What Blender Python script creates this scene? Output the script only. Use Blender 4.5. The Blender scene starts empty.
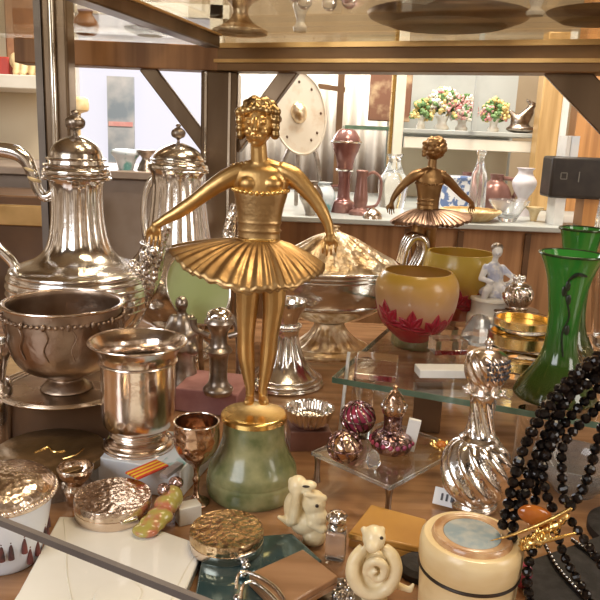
import bpy, bmesh, math, random
from mathutils import Vector as V, Matrix, noise as mnoise
PI = math.pi; TAU = 2*PI
R = math.radians
random.seed(7)
sc = bpy.context.scene
COL = sc.collection

# ------------------------------------------------------------------ camera
F = 700.0; CZ = 0.355
camd = bpy.data.cameras.new('camera'); cam = bpy.data.objects.new('camera', camd); COL.objects.link(cam)
camd.sensor_width = 36; camd.lens = 36*F/600; camd.clip_start = .01
CM = Matrix.Translation((0, 0, CZ)) @ Matrix.Rotation(R(90-13), 4, 'X') @ Matrix.Rotation(R(2.4), 4, 'Z')
cam.matrix_world = CM
sc.camera = cam
CI = CM.inverted()
def ray(px, py): return (CM.to_3x3() @ V(((px-300)/F, (300-py)/F, -1)))
def onz(px, py, z):
    d = ray(px, py); t = (z-CZ)/d.z; return V((d.x*t, d.y*t, z))
def onY(px, py, Y):
    d = ray(px, py); t = Y/d.y; return V((d.x*t, Y, CZ+d.z*t))
def proj(p):
    c = CI @ V(p); return 300+F*c.x/-c.z, 300-F*c.y/-c.z, -c.z
def zrow(X, Y, py):                       # height on the upright line (X,Y) that reaches picture row py
    lo, hi = -1.5, 2.5
    for _ in range(44):
        m = (lo+hi)/2
        if proj((X, Y, m))[1] > py: lo = m
        else: hi = m
    return (lo+hi)/2

# ------------------------------------------------------------------ materials
def mat(name, col, rough=.4, metal=0., col2=None, nscale=30., ramp=(.4, .65), bump=0., bscale=60., btype='noise', trans=0., ior=1.45, coat=0., rough2=None, stretch=None, emit=None, sheen=0., spec=.5):
    m = bpy.data.materials.new(name); m.use_nodes = True
    nt = m.node_tree; N = nt.nodes; L = nt.links
    b = N['Principled BSDF']
    b.inputs['Base Color'].default_value = (*col, 1); b.inputs['Roughness'].default_value = rough
    b.inputs['Metallic'].default_value = metal; b.inputs['IOR'].default_value = ior
    b.inputs['Transmission Weight'].default_value = trans; b.inputs['Coat Weight'].default_value = coat
    b.inputs['Specular IOR Level'].default_value = spec
    tc = N.new('ShaderNodeTexCoord'); src = tc.outputs['Object']
    if stretch:
        mp = N.new('ShaderNodeMapping'); mp.inputs['Scale'].default_value = stretch; L.new(src, mp.inputs[0]); src = mp.outputs[0]
    nz = N.new('ShaderNodeTexNoise'); nz.inputs['Scale'].default_value = nscale; nz.inputs['Detail'].default_value = 4; L.new(src, nz.inputs[0])
    if col2:
        cr = N.new('ShaderNodeValToRGB'); cr.color_ramp.elements[0].position = ramp[0]; cr.color_ramp.elements[1].position = ramp[1]
        cr.color_ramp.elements[0].color = (*col, 1); cr.color_ramp.elements[1].color = (*col2, 1)
        L.new(nz.outputs[0], cr.inputs[0]); L.new(cr.outputs[0], b.inputs['Base Color'])
    if rough2 is not None:
        mr = N.new('ShaderNodeMapRange'); mr.inputs[3].default_value = rough; mr.inputs[4].default_value = rough2
        mr.inputs[1].default_value = .35; mr.inputs[2].default_value = .65
        L.new(nz.outputs[0], mr.inputs[0]); L.new(mr.outputs[0], b.inputs['Roughness'])
    if bump:
        if btype == 'voronoi':
            t = N.new('ShaderNodeTexVoronoi'); t.feature = 'SMOOTH_F1'
        else:
            t = N.new('ShaderNodeTexNoise'); t.inputs['Detail'].default_value = 3
        t.inputs['Scale'].default_value = bscale; L.new(src, t.inputs['Vector'])
        bp = N.new('ShaderNodeBump'); bp.inputs['Strength'].default_value = bump; bp.inputs['Distance'].default_value = .004
        L.new(t.outputs[0], bp.inputs['Height']); L.new(bp.outputs[0], b.inputs['Normal'])
    if emit:
        b.inputs['Emission Color'].default_value = (*emit[0], 1); b.inputs['Emission Strength'].default_value = emit[1]
    m['b'] = 1
    return m
def zramp(name, stops, rough=.3, noise_amt=.25, nscale=25., leaf=None, **k):      # pigment bands along the height of a vessel
    m = mat(name, stops[0][1], rough, **k); nt = m.node_tree; N = nt.nodes; L = nt.links; b = N['Principled BSDF']
    tc = N.new('ShaderNodeTexCoord'); sx = N.new('ShaderNodeSeparateXYZ'); L.new(tc.outputs['Generated'], sx.inputs[0])
    nz = N.new('ShaderNodeTexNoise'); nz.inputs['Scale'].default_value = nscale; L.new(tc.outputs['Object'], nz.inputs[0])
    ma = N.new('ShaderNodeMath'); ma.operation = 'MULTIPLY_ADD'; ma.inputs[1].default_value = noise_amt; L.new(nz.outputs[0], ma.inputs[0]); L.new(sx.outputs[2], ma.inputs[2])
    mb = N.new('ShaderNodeMath'); mb.operation = 'SUBTRACT'; mb.inputs[1].default_value = noise_amt*.5; L.new(ma.outputs[0], mb.inputs[0])
    cr = N.new('ShaderNodeValToRGB'); el = cr.color_ramp.elements
    while len(el) < len(stops): el.new(.5)
    for e, (p, c) in zip(el, stops): e.position = p; e.color = (*c, 1)
    L.new(mb.outputs[0], cr.inputs[0]); out = cr.outputs[0]
    if leaf:                                # cameo leaves: a sharp mask that fades out with height
        lc, lim, ls = leaf
        vz = N.new('ShaderNodeTexNoise'); vz.inputs['Scale'].default_value = ls; vz.inputs['Detail'].default_value = 1.5; L.new(tc.outputs['Object'], vz.inputs[0])
        m1 = N.new('ShaderNodeMath'); m1.operation = 'SUBTRACT'; L.new(vz.outputs[0], m1.inputs[0]); L.new(sx.outputs[2], m1.inputs[1])
        m2 = N.new('ShaderNodeMath'); m2.operation = 'GREATER_THAN'; m2.inputs[1].default_value = lim; L.new(m1.outputs[0], m2.inputs[0])
        mx = N.new('ShaderNodeMixRGB'); mx.inputs[2].default_value = (*lc, 1); L.new(m2.outputs[0], mx.inputs[0]); L.new(out, mx.inputs[1]); out = mx.outputs[0]
    L.new(out, b.inputs['Base Color'])
    return m
def pane_mat(name, tint=(1, 1, 1), refl=.08):
    m = bpy.data.materials.new(name); m.use_nodes = True; nt = m.node_tree; N = nt.nodes; L = nt.links
    N.remove(N['Principled BSDF'])
    t = N.new('ShaderNodeBsdfTransparent'); t.inputs[0].default_value = (*tint, 1)
    g = N.new('ShaderNodeBsdfGlossy'); g.inputs['Roughness'].default_value = .03
    lw = N.new('ShaderNodeLayerWeight'); lw.inputs[0].default_value = .25
    ma = N.new('ShaderNodeMath'); ma.operation = 'MULTIPLY_ADD'; ma.inputs[1].default_value = .30; ma.inputs[2].default_value = refl; ma.use_clamp = True
    L.new(lw.outputs['Fresnel'], ma.inputs[0])
    mx = N.new('ShaderNodeMixShader'); L.new(ma.outputs[0], mx.inputs[0]); L.new(t.outputs[0], mx.inputs[1]); L.new(g.outputs[0], mx.inputs[2])
    L.new(mx.outputs[0], N['Material Output'].inputs[0])
    return m
M = {}
M['silver'] = mat('silver', (.93, .91, .88), .12, 1., (.78, .72, .66), 14, rough2=.22, bump=.10, bscale=75)
M['silver_chased'] = mat('silver_chased', (.88, .84, .80), .16, 1., (.42, .35, .29), 60, (.45, .62), .55, 190, 'voronoi')
M['silver_warm'] = mat('silver_warm', (.90, .80, .71), .13, 1., (.74, .60, .49), 16, rough2=.26, bump=.08, bscale=70)
M['silver_warm_chased'] = mat('silver_warm_chased', (.84, .70, .57), .25, 1., (.58, .45, .34), 70, (.42, .68), .24, 240, 'voronoi')
M['tarnish'] = mat('tarnish', (.33, .24, .18), .28, 1., (.50, .39, .30), 18, rough2=.42, bump=.16, bscale=130)
M['silver_warm_dull'] = mat('silver_warm_dull', (.62, .50, .38), .22, 1., (.40, .30, .21), 16, rough2=.36)
M['pewter'] = mat('pewter', (.30, .25, .21), .33, 1., (.55, .48, .42), 60)
M['bronze'] = mat('bronze', (.78, .50, .20), .30, 1., (.42, .25, .09), 18, (.38, .70), .14, 95, rough2=.45)
M['bronze_dark'] = mat('bronze_dark', (.60, .40, .19), .33, 1., (.30, .175, .07), 22, (.36, .70), .18, 110, rough2=.48)
M['bronze_hair'] = mat('bronze_hair', (.66, .45, .20), .34, 1., (.30, .19, .08), 60, (.4, .6), .3, 160)
M['gilt'] = mat('gilt', (.95, .70, .28), .2, 1., (.75, .48, .15), 20, rough2=.3)
M['gilt_lid'] = mat('gilt_lid', (.95, .80, .58), .38, 1., (.60, .40, .20), 50, (.42, .62), .6, 90)
M['marble'] = mat('marble', (.085, .115, .04), .25, 0., (.36, .35, .17), 38, (.30, .68), coat=.4)
M['post'] = mat('post', (.14, .095, .06), .28, .7, (.25, .18, .12), 10, stretch=(1, 1, .15))
M['chrome'] = mat('chrome', (.85, .84, .82), .12, 1., (.7, .66, .6), 10)
M['beam'] = mat('beam', (.27, .155, .065), .38, .3, (.20, .11, .05), 9, stretch=(.25, 2, 2))
M['beam_gold'] = mat('beam_gold', (.72, .47, .20), .3, .7, (.55, .34, .13), 12)
M['wood_table'] = mat('wood_table', (.40, .22, .11), .2, 0., (.23, .115, .055), 7, (.35, .7), stretch=(1, 9, 1), coat=.5)
M['wood_back'] = mat('wood_back', (.42, .22, .10), .45, 0., (.25, .12, .05), 5, stretch=(8, 1, .6))
M['wood_orange'] = mat('wood_orange', (.62, .30, .10), .35, 0., (.42, .19, .06), 5, stretch=(9, 1, .6))
M['wood_gold'] = mat('wood_gold', (.62, .40, .17), .35, .1, (.45, .27, .10), 6, stretch=(8, 1, .6))
M['wood_dark'] = mat('wood_dark', (.10, .055, .03), .3, 0., (.17, .09, .045), 9, stretch=(1, 6, 1))
M['cream_wall'] = mat('cream_wall', (.80, .71, .53), .7, 0., (.74, .64, .46), 3)
M['tan_wall'] = mat('tan_wall', (.46, .36, .24), .7, 0., (.36, .27, .17), 3)
M['curtain'] = mat('curtain', (.90, .86, .80), .8, 0., (.80, .75, .68), 6, stretch=(6, 6, .4))
M['lilac'] = mat('lilac', (.80, .78, .84), .8, 0., (.72, .68, .72), 6, stretch=(6, 6, .4))
M['sky_pane'] = mat('sky_pane', (.06, .06, .07), .5, 0., emit=((.94, .91, 1.0), .74))
M['white_paint'] = mat('white_paint', (.84, .80, .70), .4, 0., (.76, .71, .60), 8)
M['grey_paint'] = mat('grey_paint', (.45, .47, .45), .35, 0., (.36, .38, .37), 8)
M['pane'] = pane_mat('pane', (.97, .98, .96), .03)
M['shelf_glass'] = pane_mat('shelf_glass', (.88, .85, .78), .07)
M['glass_edge'] = mat('glass_edge', (.10, .17, .12), .15, 0., (.18, .26, .18), 20, trans=.3)
M['acrylic'] = mat('acrylic', (.97, .97, .98), .03, 0., trans=1., ior=1.3)
M['clear'] = mat('clear', (.98, .98, .97), .02, 0., trans=1., ior=1.42)
M['crystal'] = mat('crystal', (.93, .95, .96), .03, 0., trans=.9, ior=1.5)
M['smoky'] = mat('smoky', (.62, .60, .58), .08, 0., (.5, .48, .46), 20, trans=.75, ior=1.4)
M['green_glass'] = zramp('green_glass', [(0, (.05, .06, .012)), (.22, (.04, .09, .012)), (.5, (.035, .19, .025)), (1, (.045, .30, .04))], .12, .1, coat=.6, trans=.25)
M['green_band'] = mat('green_band', (.03, .05, .02), .2, .3, (.05, .09, .03), 30)
M['enamel_black'] = mat('enamel_black', (.012, .02, .012), .35, 0., (.03, .04, .02), 40)
M['cameo'] = zramp('cameo', [(0, (.36, .015, .03)), (.20, (.46, .04, .045)), (.33, (.62, .24, .12)), (.55, (.66, .40, .24)), (.78, (.62, .36, .12)), (1, (.52, .32, .05))], .30, .42, 20, None, coat=.3, trans=.12)
M['cameo_b'] = zramp('cameo_b', [(0, (.36, .02, .02)), (.3, (.5, .16, .06)), (.6, (.58, .36, .06)), (1, (.52, .36, .05))], .30, .42, 20, None, coat=.3, trans=.12)
M['cameo_leaf'] = mat('cameo_leaf', (.42, .015, .04), .3, 0., (.30, .01, .02), 60, coat=.3)
M['ivory'] = mat('ivory', (.86, .74, .48), .32, 0., (.70, .54, .28), 45, (.45, .8), .25, 120, coat=.2)
M['ivory_plain'] = mat('ivory_plain', (.84, .68, .40), .3, 0., (.66, .46, .20), 14, (.35, .75), coat=.25, stretch=(1, 1, 3))
M['agate_ring'] = mat('agate_ring', (.42, .22, .10), .25, 0., (.60, .40, .22), 60, coat=.5)
M['agate'] = mat('agate', (.28, .36, .40), .2, 0., (.52, .52, .47), 55, (.42, .66), coat=.6)
M['black_seam'] = mat('black_seam', (.02, .012, .008), .4, 0., (.04, .02, .01), 40)
M['jet'] = mat('jet', (.004, .003, .003), .16, 0., (.012, .007, .005), 80, spec=.35)
M['velvet'] = mat('velvet', (.018, .015, .014), .75, 0., (.035, .03, .03), 90, bump=.2, bscale=300)
M['sparkle'] = mat('sparkle', (.75, .76, .78), .08, 1., (.5, .5, .52), 90)
M['amber'] = mat('amber', (.62, .20, .03), .15, 0., (.42, .11, .02), 40, coat=.5, trans=.2)
M['satin'] = mat('satin', (.86, .85, .79), .35, 0., (.80, .78, .70), 12, bump=.1, bscale=20, coat=.2)
M['page'] = mat('page', (.80, .78, .70), .6, 0., (.70, .67, .58), 40)
M['blue_card'] = mat('blue_card', (.66, .75, .86), .35, 0., (.84, .87, .90), 9, (.38, .62))
M['sea_card'] = mat('sea_card', (.70, .78, .85), .35, 0., (.16, .42, .42), 28, (.52, .62))
M['ribbon_red'] = mat('ribbon_red', (.72, .09, .04), .6, 0., (.60, .06, .03), 200)
M['ribbon_yellow'] = mat('ribbon_yellow', (.88, .62, .05), .6, 0., (.80, .52, .04), 200)
M['medal_bar'] = mat('medal_bar', (.40, .38, .42), .35, .6, (.60, .52, .5), 80)
M['cloth_pink'] = mat('cloth_pink', (.44, .22, .21), .7, 0., (.34, .15, .15), 30)
M['jar_white'] = mat('jar_white', (.78, .81, .86), .2, 0., (.68, .74, .83), 9, coat=.4)
M['paint_dark'] = mat('paint_dark', (.05, .03, .03), .5, 0., (.20, .05, .04), 60)
M['box_brown'] = mat('box_brown', (.50, .26, .055), .35, 0., (.40, .19, .035), 14, coat=.2)
M['case_brown'] = mat('case_brown', (.24, .125, .06), .3, 0., (.34, .19, .10), 6, stretch=(1, 7, 1), coat=.3)
M['teal_glass'] = mat('teal_glass', (.05, .10, .11), .06, .5, (.10, .17, .18), 10, coat=.6)
M['olive_ceramic'] = mat('olive_ceramic', (.42, .36, .09), .25, 0., (.50, .18, .10), 70, (.45, .6), coat=.5)
M['tin_lid'] = mat('tin_lid', (.30, .19, .09), .3, .75, (.17, .11, .05), 30, bump=.25, bscale=70)
M['tin_side'] = mat('tin_side', (.55, .56, .55), .22, .8, (.38, .36, .33), 8, stretch=(6, 6, .3))
M['porcelain'] = mat('porcelain', (.83, .81, .80), .18, 0., (.52, .54, .68), 60, (.5, .6), coat=.5)
M['porcelain_white'] = mat('porcelain_white', (.86, .82, .74), .22, 0., (.76, .70, .60), 22, coat=.4)
M['porcelain_blue'] = mat('porcelain_blue', (.80, .83, .88), .2, 0., (.14, .22, .45), 60, (.5, .56), coat=.4)
M['maroon'] = mat('maroon', (.24, .10, .09), .24, .4, (.40, .22, .20), 20, coat=.3)
M['maroon_dark'] = mat('maroon_dark', (.24, .12, .10), .28, .4, (.36, .20, .17), 20)
M['plate'] = mat('plate', (.83, .77, .66), .25, 0., (.74, .62, .48), 26, (.52, .64), coat=.3)
M['copper'] = mat('copper', (.66, .46, .32), .22, 1., (.44, .28, .19), 40, (.4, .65), .35, 170, 'voronoi')
M['gold_chased'] = mat('gold_chased', (.72, .54, .33), .27, 1., (.46, .32, .17), 55, (.4, .68), .4, 220, 'voronoi')
M['filigree'] = mat('filigree', (.58, .42, .40), .25, 1., (.22, .13, .13), 90, (.45, .55), .8, 200, 'voronoi')
M['gem'] = mat('gem', (.42, .05, .10), .08, 0., (.25, .03, .10), 30, coat=.8)
M['pink_glaze'] = mat('pink_glaze', (.72, .28, .30), .3, 0., (.80, .55, .50), 40)
M['white_glaze'] = mat('white_glaze', (.88, .86, .80), .3, 0., (.80, .74, .62), 40)
M['yellow_glaze'] = mat('yellow_glaze', (.80, .66, .28), .3, 0., (.70, .50, .2), 40)
M['leaf_glaze'] = mat('leaf_glaze', (.12, .25, .09), .3, 0., (.22, .35, .14), 40)
M['reflected_phone'] = mat('reflected_phone', (.022, .016, .013), .4, 0., (.035, .026, .02), 30)
M['grey_mark'] = mat('grey_mark', (.16, .15, .13), .5, 0., (.2, .19, .17), 40)
M['terracotta'] = mat('terracotta', (.36, .17, .07), .4, 0., (.25, .11, .045), 30)
M['trim'] = mat('trim', (.17, .145, .13), .4, .3, (.22, .19, .17), 20)
M['white_card'] = mat('white_card', (.84, .84, .82), .5, 0., (.78, .78, .76), 50)
M['ink'] = mat('ink', (.05, .05, .06), .5, 0., (.08, .08, .1), 40)
M['green_dish'] = mat('green_dish', (.38, .44, .17), .25, 0., (.50, .54, .28), 10, coat=.4, trans=.15)
M['shell'] = mat('shell', (.78, .62, .36), .35, 0., (.66, .46, .22), 40)
M['poster'] = mat('poster', (.22, .27, .33), .4, 0., (.52, .52, .54), 7, (.40, .62))
M['poster_red'] = mat('poster_red', (.62, .24, .24), .5, 0., (.7, .4, .38), 20)
M['picture'] = mat('picture', (.20, .095, .06), .4, 0., (.50, .36, .22), 20, (.48, .66))
M['greybrown'] = mat('greybrown', (.27, .20, .15), .4, .2, (.38, .30, .24), 8)
M['tag'] = mat('tag', (.86, .88, .90), .5, 0., (.80, .82, .86), 30)
M['red_paint'] = mat('red_paint', (.45, .05, .03), .4, 0., (.35, .04, .03), 20)

# ------------------------------------------------------------------ mesh helpers
ORG = {}
class G:
    def __init__(s): s.v = []; s.f = []; s.mi = []
    def add(s, vs, fs, mi=0):
        o = len(s.v); s.v += [V(p) for p in vs]; s.f += [tuple(i+o for i in f) for f in fs]; s.mi += [mi]*len(fs); return s
def obj(name, g, mats, parent=None, smooth=True, org=None, bevel=0, sub=0, remesh=0, smoothing=0, solid=0):
    if not isinstance(mats, (list, tuple)): mats = [mats]
    o0 = V(org) if org is not None else (ORG[parent.name] if parent else None)
    if o0 is None:
        zs = min(p.z for p in g.v); c = sum(g.v, V())/len(g.v); o0 = V((c.x, c.y, zs))
    me = bpy.data.meshes.new(name); me.from_pydata([p-o0 for p in g.v], [], g.f); me.update()
    for m in mats: me.materials.append(M[m])
    for p, i in zip(me.polygons, g.mi): p.material_index = i
    bm = bmesh.new(); bm.from_mesh(me); bmesh.ops.recalc_face_normals(bm, faces=bm.faces); bm.to_mesh(me); bm.free()
    if smooth:
        me.polygons.foreach_set('use_smooth', [True]*len(me.polygons))
        if not remesh and not sub: me.set_sharp_from_angle(angle=R(40))
    o = bpy.data.objects.new(name, me); COL.objects.link(o)
    if parent: o.parent = parent
    else: o.location = o0
    ORG[o.name] = o0
    if solid: md = o.modifiers.new('s', 'SOLIDIFY'); md.thickness = solid; md.offset = 0
    if bevel: md = o.modifiers.new('b', 'BEVEL'); md.width = bevel; md.segments = 2; md.limit_method = 'ANGLE'
    if sub: md = o.modifiers.new('u', 'SUBSURF'); md.levels = sub; md.render_levels = sub
    if remesh:
        md = o.modifiers.new('r', 'REMESH'); md.mode = 'VOXEL'; md.voxel_size = remesh; md.use_smooth_shade = True
        if smoothing: md = o.modifiers.new('m', 'SMOOTH'); md.factor = .5; md.iterations = smoothing
    return o
def tag(o, label, cat, group=None):
    o['label'] = label; o['category'] = cat
    if group: o['group'] = group
    return o
def struct(o): o['kind'] = 'structure'; return o
def thing(name, loc, label, cat, group=None):
    o = bpy.data.objects.new(name, None); COL.objects.link(o); o.location = loc; o.empty_display_size = .02
    ORG[o.name] = V(loc); return tag(o, label, cat, group)
def copy_tree(o, parent=None):
    c = o.copy(); COL.objects.link(c)
    if parent: c.parent = parent
    ORG[c.name] = ORG[o.name]
    for ch in [x for x in bpy.data.objects if x.parent == o]: copy_tree(ch, c)
    return c
def lathe(g, X, Y, prof, seg=64, flute=None, twist=0., sx=1., sy=1., rot=0., mi=0, lobes=None):
    prof = list(prof); vs = []; fs = []; n = len(prof); z0 = prof[0][1]; z1 = max(p[1] for p in prof)
    cr, sr = math.cos(rot), math.sin(rot)
    for (r, z) in prof:
        for k in range(seg):
            a = TAU*k/seg; rr = r
            if flute and flute[2] <= z <= flute[3]:
                ph = a + twist*(z-flute[2])/(flute[3]-flute[2]+1e-9)
                e = min(1, (z-flute[2])/(.12*(flute[3]-flute[2])), (flute[3]-z)/(.12*(flute[3]-flute[2])))
                rr = r*(1+flute[1]*max(e, .0)*(abs(math.cos(flute[0]*ph/2))*2-1))
            x, y = rr*math.cos(a)*sx, rr*math.sin(a)*sy
            vs.append((X+x*cr-y*sr, Y+x*sr+y*cr, z))
    for i in range(n-1):
        for k in range(seg):
            k2 = (k+1) % seg; fs.append((i*seg+k, i*seg+k2, (i+1)*seg+k2, (i+1)*seg+k))
    if prof[0][0] > 1e-6: fs.append(tuple(range(seg))[::-1])
    if prof[-1][0] > 1e-6: fs.append(tuple(range((n-1)*seg, n*seg)))
    return g.add(vs, fs, mi)
def smooth_prof(pr, k=4):
    out = []
    P = [pr[0]]+list(pr)+[pr[-1]]
    for i in range(1, len(P)-2):
        for j in range(k):
            t = j/k; a, b, c, d = P[i-1], P[i], P[i+1], P[i+2]
            out.append(tuple(.5*(2*b[q]+(c[q]-a[q])*t+(2*a[q]-5*b[q]+4*c[q]-d[q])*t*t+(3*b[q]-a[q]-3*c[q]+d[q])*t**3) for q in range(len(pr[0]))))
    out.append(tuple(pr[-1])); return out
def pxprof(X, Y, prof):                    # (half width, row) pairs of the photograph to (radius, height)
    out = []
    for hw, y in prof:
        z = zrow(X, Y, y); out.append((max(0, hw)*proj((X, Y, z))[2]/F, z))
    return out
def tube(g, pts, rad, seg=10, k=5, caps=True, mi=0, closed=False, flat=1.):
    pts = [V(p) for p in pts]
    if not isinstance(rad, (list, tuple)): rad = [rad]*len(pts)
    if k > 1 and len(pts) > 2:
        q = smooth_prof([(*p, r) for p, r in zip(pts, rad)], k); pts = [V(a[:3]) for a in q]; rad = [max(1e-5, a[3]) for a in q]
    n = len(pts); vs = []; fs = []
    T0 = (pts[1]-pts[0]).normalized(); up = V((0, 0, 1)) if abs(T0.z) < .9 else V((0, 1, 0)); nrm = T0.cross(up).normalized()
    for i in range(n):
        T = (pts[min(i+1, n-1)]-pts[max(i-1, 0)]).normalized()
        nrm = (nrm-T*nrm.dot(T)).normalized(); bn = T.cross(nrm)
        for j in range(seg):
            a = TAU*j/seg; vs.append(pts[i]+nrm*rad[i]*math.cos(a)+bn*rad[i]*math.sin(a)*flat)
    for i in range(n-1):
        for j in range(seg):
            j2 = (j+1) % seg; fs.append((i*seg+j, i*seg+j2, (i+1)*seg+j2, (i+1)*seg+j))
    fs.append(tuple(range(seg))[::-1]); fs.append(tuple(range((n-1)*seg, n*seg)))
    return g.add(vs, fs, mi)
def ell(g, c, r, rot=None, seg=16, rings=10, mi=0):
    if not isinstance(r, (list, tuple)): r = (r, r, r)
    c = V(c); vs = [V((0, 0, r[2]))]; fs = []
    for i in range(1, rings):
        t = PI*i/rings
        for j in range(seg):
            a = TAU*j/seg; vs.append(V((r[0]*math.sin(t)*math.cos(a), r[1]*math.sin(t)*math.sin(a), r[2]*math.cos(t))))
    vs.append(V((0, 0, -r[2]))); L = len(vs)-1
    for j in range(seg):
        j2 = (j+1) % seg; fs.append((0, 1+j, 1+j2)); fs.append((L, L-seg+j2, L-seg+j))
        for i in range(rings-2): fs.append((1+i*seg+j, 1+(i+1)*seg+j, 1+(i+1)*seg+j2, 1+i*seg+j2))
    if rot is not None: vs = [rot @ p for p in vs]
    return g.add([c+p for p in vs], fs, mi)
def limb(g, a, b, ra, rb, seg=12):         # tapered capsule
    a, b = V(a), V(b); ell(g, a, ra, seg=seg); ell(g, b, rb, seg=seg); tube(g, [a, b], [ra, rb], seg, 1)
    return g
def box(g, c, s, rz=0., mi=0, tilt=None):
    m = Matrix.Rotation(rz, 3, 'Z')
    if tilt is not None: m = m @ tilt
    vs = [V(c)+m @ V((x*s[0]/2, y*s[1]/2, z*s[2]/2)) for x in (-1, 1) for y in (-1, 1) for z in (-1, 1)]
    return g.add(vs, [(0, 1, 3, 2), (4, 6, 7, 5), (0, 4, 5, 1), (2, 3, 7, 6), (0, 2, 6, 4), (1, 5, 7, 3)], mi)
def prism(g, poly, z0, z1, mi=0):
    n = len(poly); vs = [(p[0], p[1], z0) for p in poly]+[(p[0], p[1], z1) for p in poly]
    return g.add(vs, [tuple(range(n))[::-1], tuple(range(n, 2*n))]+[(i, (i+1) % n, n+(i+1) % n, n+i) for i in range(n)], mi)
def loft(g, rows, seg=40, mi=0):             # rows of (centre, half width, half depth), joined
    vs = []; n = len(rows)
    for c, a, b in rows:
        for j in range(seg):
            t = TAU*j/seg; vs.append(V((c[0]+a*math.cos(t), c[1]+b*math.sin(t), c[2])))
    fs = [tuple(range(seg))[::-1], tuple(range((n-1)*seg, n*seg))]
    for i in range(n-1):
        for j in range(seg):
            j2 = (j+1) % seg; fs.append((i*seg+j, i*seg+j2, (i+1)*seg+j2, (i+1)*seg+j))
    return g.add(vs, fs, mi)
def bar(g, a, b, w, h, mi=0):              # square bar between two points
    a, b = V(a), V(b); t = (b-a).normalized(); u = V((0, 0, 1)) if abs(t.z) < .9 else V((0, 1, 0))
    s = t.cross(u).normalized(); u = s.cross(t)
    vs = [p+s*x*w/2+u*y*h/2 for p in (a, b) for x, y in ((-1, -1), (1, -1), (1, 1), (-1, 1))]
    return g.add(vs, [(0, 1, 2, 3), (7, 6, 5, 4)]+[(i, (i+1) % 4, 4+(i+1) % 4, 4+i) for i in range(4)], mi)
def inner(prof, t, bottom):                # turns an outer profile into a hollow vessel
    return prof+[(max(r-t, 0.0005), z) for r, z in reversed(prof) if z > bottom]+[(0, bottom)]
def ring(g, X, Y, z, r, t, seg=48, mi=0, sx=1, sy=1, rot=0):
    prof = [(r+t*math.cos(a), z+t*math.sin(a)) for a in [TAU*i/8 for i in range(9)]]
    vs = []; fs = []
    c, s = math.cos(rot), math.sin(rot)
    for (rr, zz) in prof[:-1]:
        for k in range(seg):
            x, y = rr*math.cos(TAU*k/seg)*sx, rr*math.sin(TAU*k/seg)*sy; vs.append((X+x*c-y*s, Y+x*s+y*c, zz))
    for i in range(8):
        for k in range(seg):
            fs.append((i*seg+k, i*seg+(k+1) % seg, ((i+1) % 8)*seg+(k+1) % seg, ((i+1) % 8)*seg+k))
    return g.add(vs, fs, mi)

# ------------------------------------------------------------------ the table and the case
TZ = 0.0
g = G(); prism(g, [(-.75, .30), (.80, .30), (.80, 1.36), (-.75, 1.36)], -.03, 0)
tag(obj('display_table', g, 'wood_table', bevel=.003), 'glossy brown wooden display table top carrying all the antiques', 'table')
g = G(); box(g, (0, 1, -.87), (9, 9, .04)); struct(obj('floor', g, 'wood_dark'))
for sx_ in (-.70, .75):
    pass
# back wall, window
WY = 3.0
g = G(); box(g, (0, WY+.05, .6), (7, .1, 2.9)); struct(obj('wall_back', g, 'tan_wall'))
g = G(); box(g, (0, 1, 2.05), (7, 6, .05)); struct(obj('ceiling', g, 'tan_wall'))
a, b_ = onY(72, 72, WY-.06), onY(215, 185, WY-.06)
wtop = onY(140, 12, WY).z
g = G(); box(g, ((a.x+b_.x)/2, WY-.03, (wtop+b_.z)/2), (b_.x-a.x, .03, wtop-b_.z)); win = struct(obj('window_1', g, 'sky_pane'))
g = G()
for x in (a.x, b_.x): box(g, (x, WY-.05, (wtop+b_.z)/2), (.05, .07, wtop-b_.z+.1))
for z in (wtop, b_.z): box(g, ((a.x+b_.x)/2, WY-.05, z), (b_.x-a.x+.1, .07, .05))
struct(obj('trim_1', g, 'white_paint'))
# poster in the window
p0, p1 = onY(107, 76, WY-.1), onY(135, 164, WY-.1)
t = thing('window_poster', ((p0.x+p1.x)/2, WY-.1, p1.z), 'grey blue picture poster with a red strip standing in the bright window', 'poster')
g = G(); box(g, ((p0.x+p1.x)/2, WY-.1, (p0.z+p1.z)/2), (p1.x-p0.x, .012, p0.z-p1.z)); obj('print', g, 'poster', t)
zr = onY(120, 124, WY-.11).z
g = G(); box(g, ((p0.x+p1.x)/2, WY-.108, zr), ((p1.x-p0.x)*.9, .006, .018)); obj('red_strip', g, 'poster_red', t)
# cream panel to the left, behind the pole
p0, p1 = onY(-60, 78, 2.2), onY(48, 192, 2.2)
g = G(); box(g, ((p0.x+p1.x)/2, 2.24, .25), (p1.x-p0.x, .06, 2.2)); struct(obj('wall_left', g, 'cream_wall'))

def ledge(name, px0, px1, py, Y0, dep, th, mt, label, cat):
    p, q = onY(px0, py, Y0), onY(px1, py, Y0); z = (p.z+q.z)/2
    g = G(); box(g, ((p.x+q.x)/2, Y0+dep/2, z-th/2), (q.x-p.x, dep, th))
    return tag(obj(name, g, mt, bevel=.002), label, cat), z
sh, LZ = ledge('wall_shelf', -90, 46, 73, 1.95, .25, .035, 'white_paint', 'cream painted wall shelf holding a pale animal ornament', 'shelf')
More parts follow.
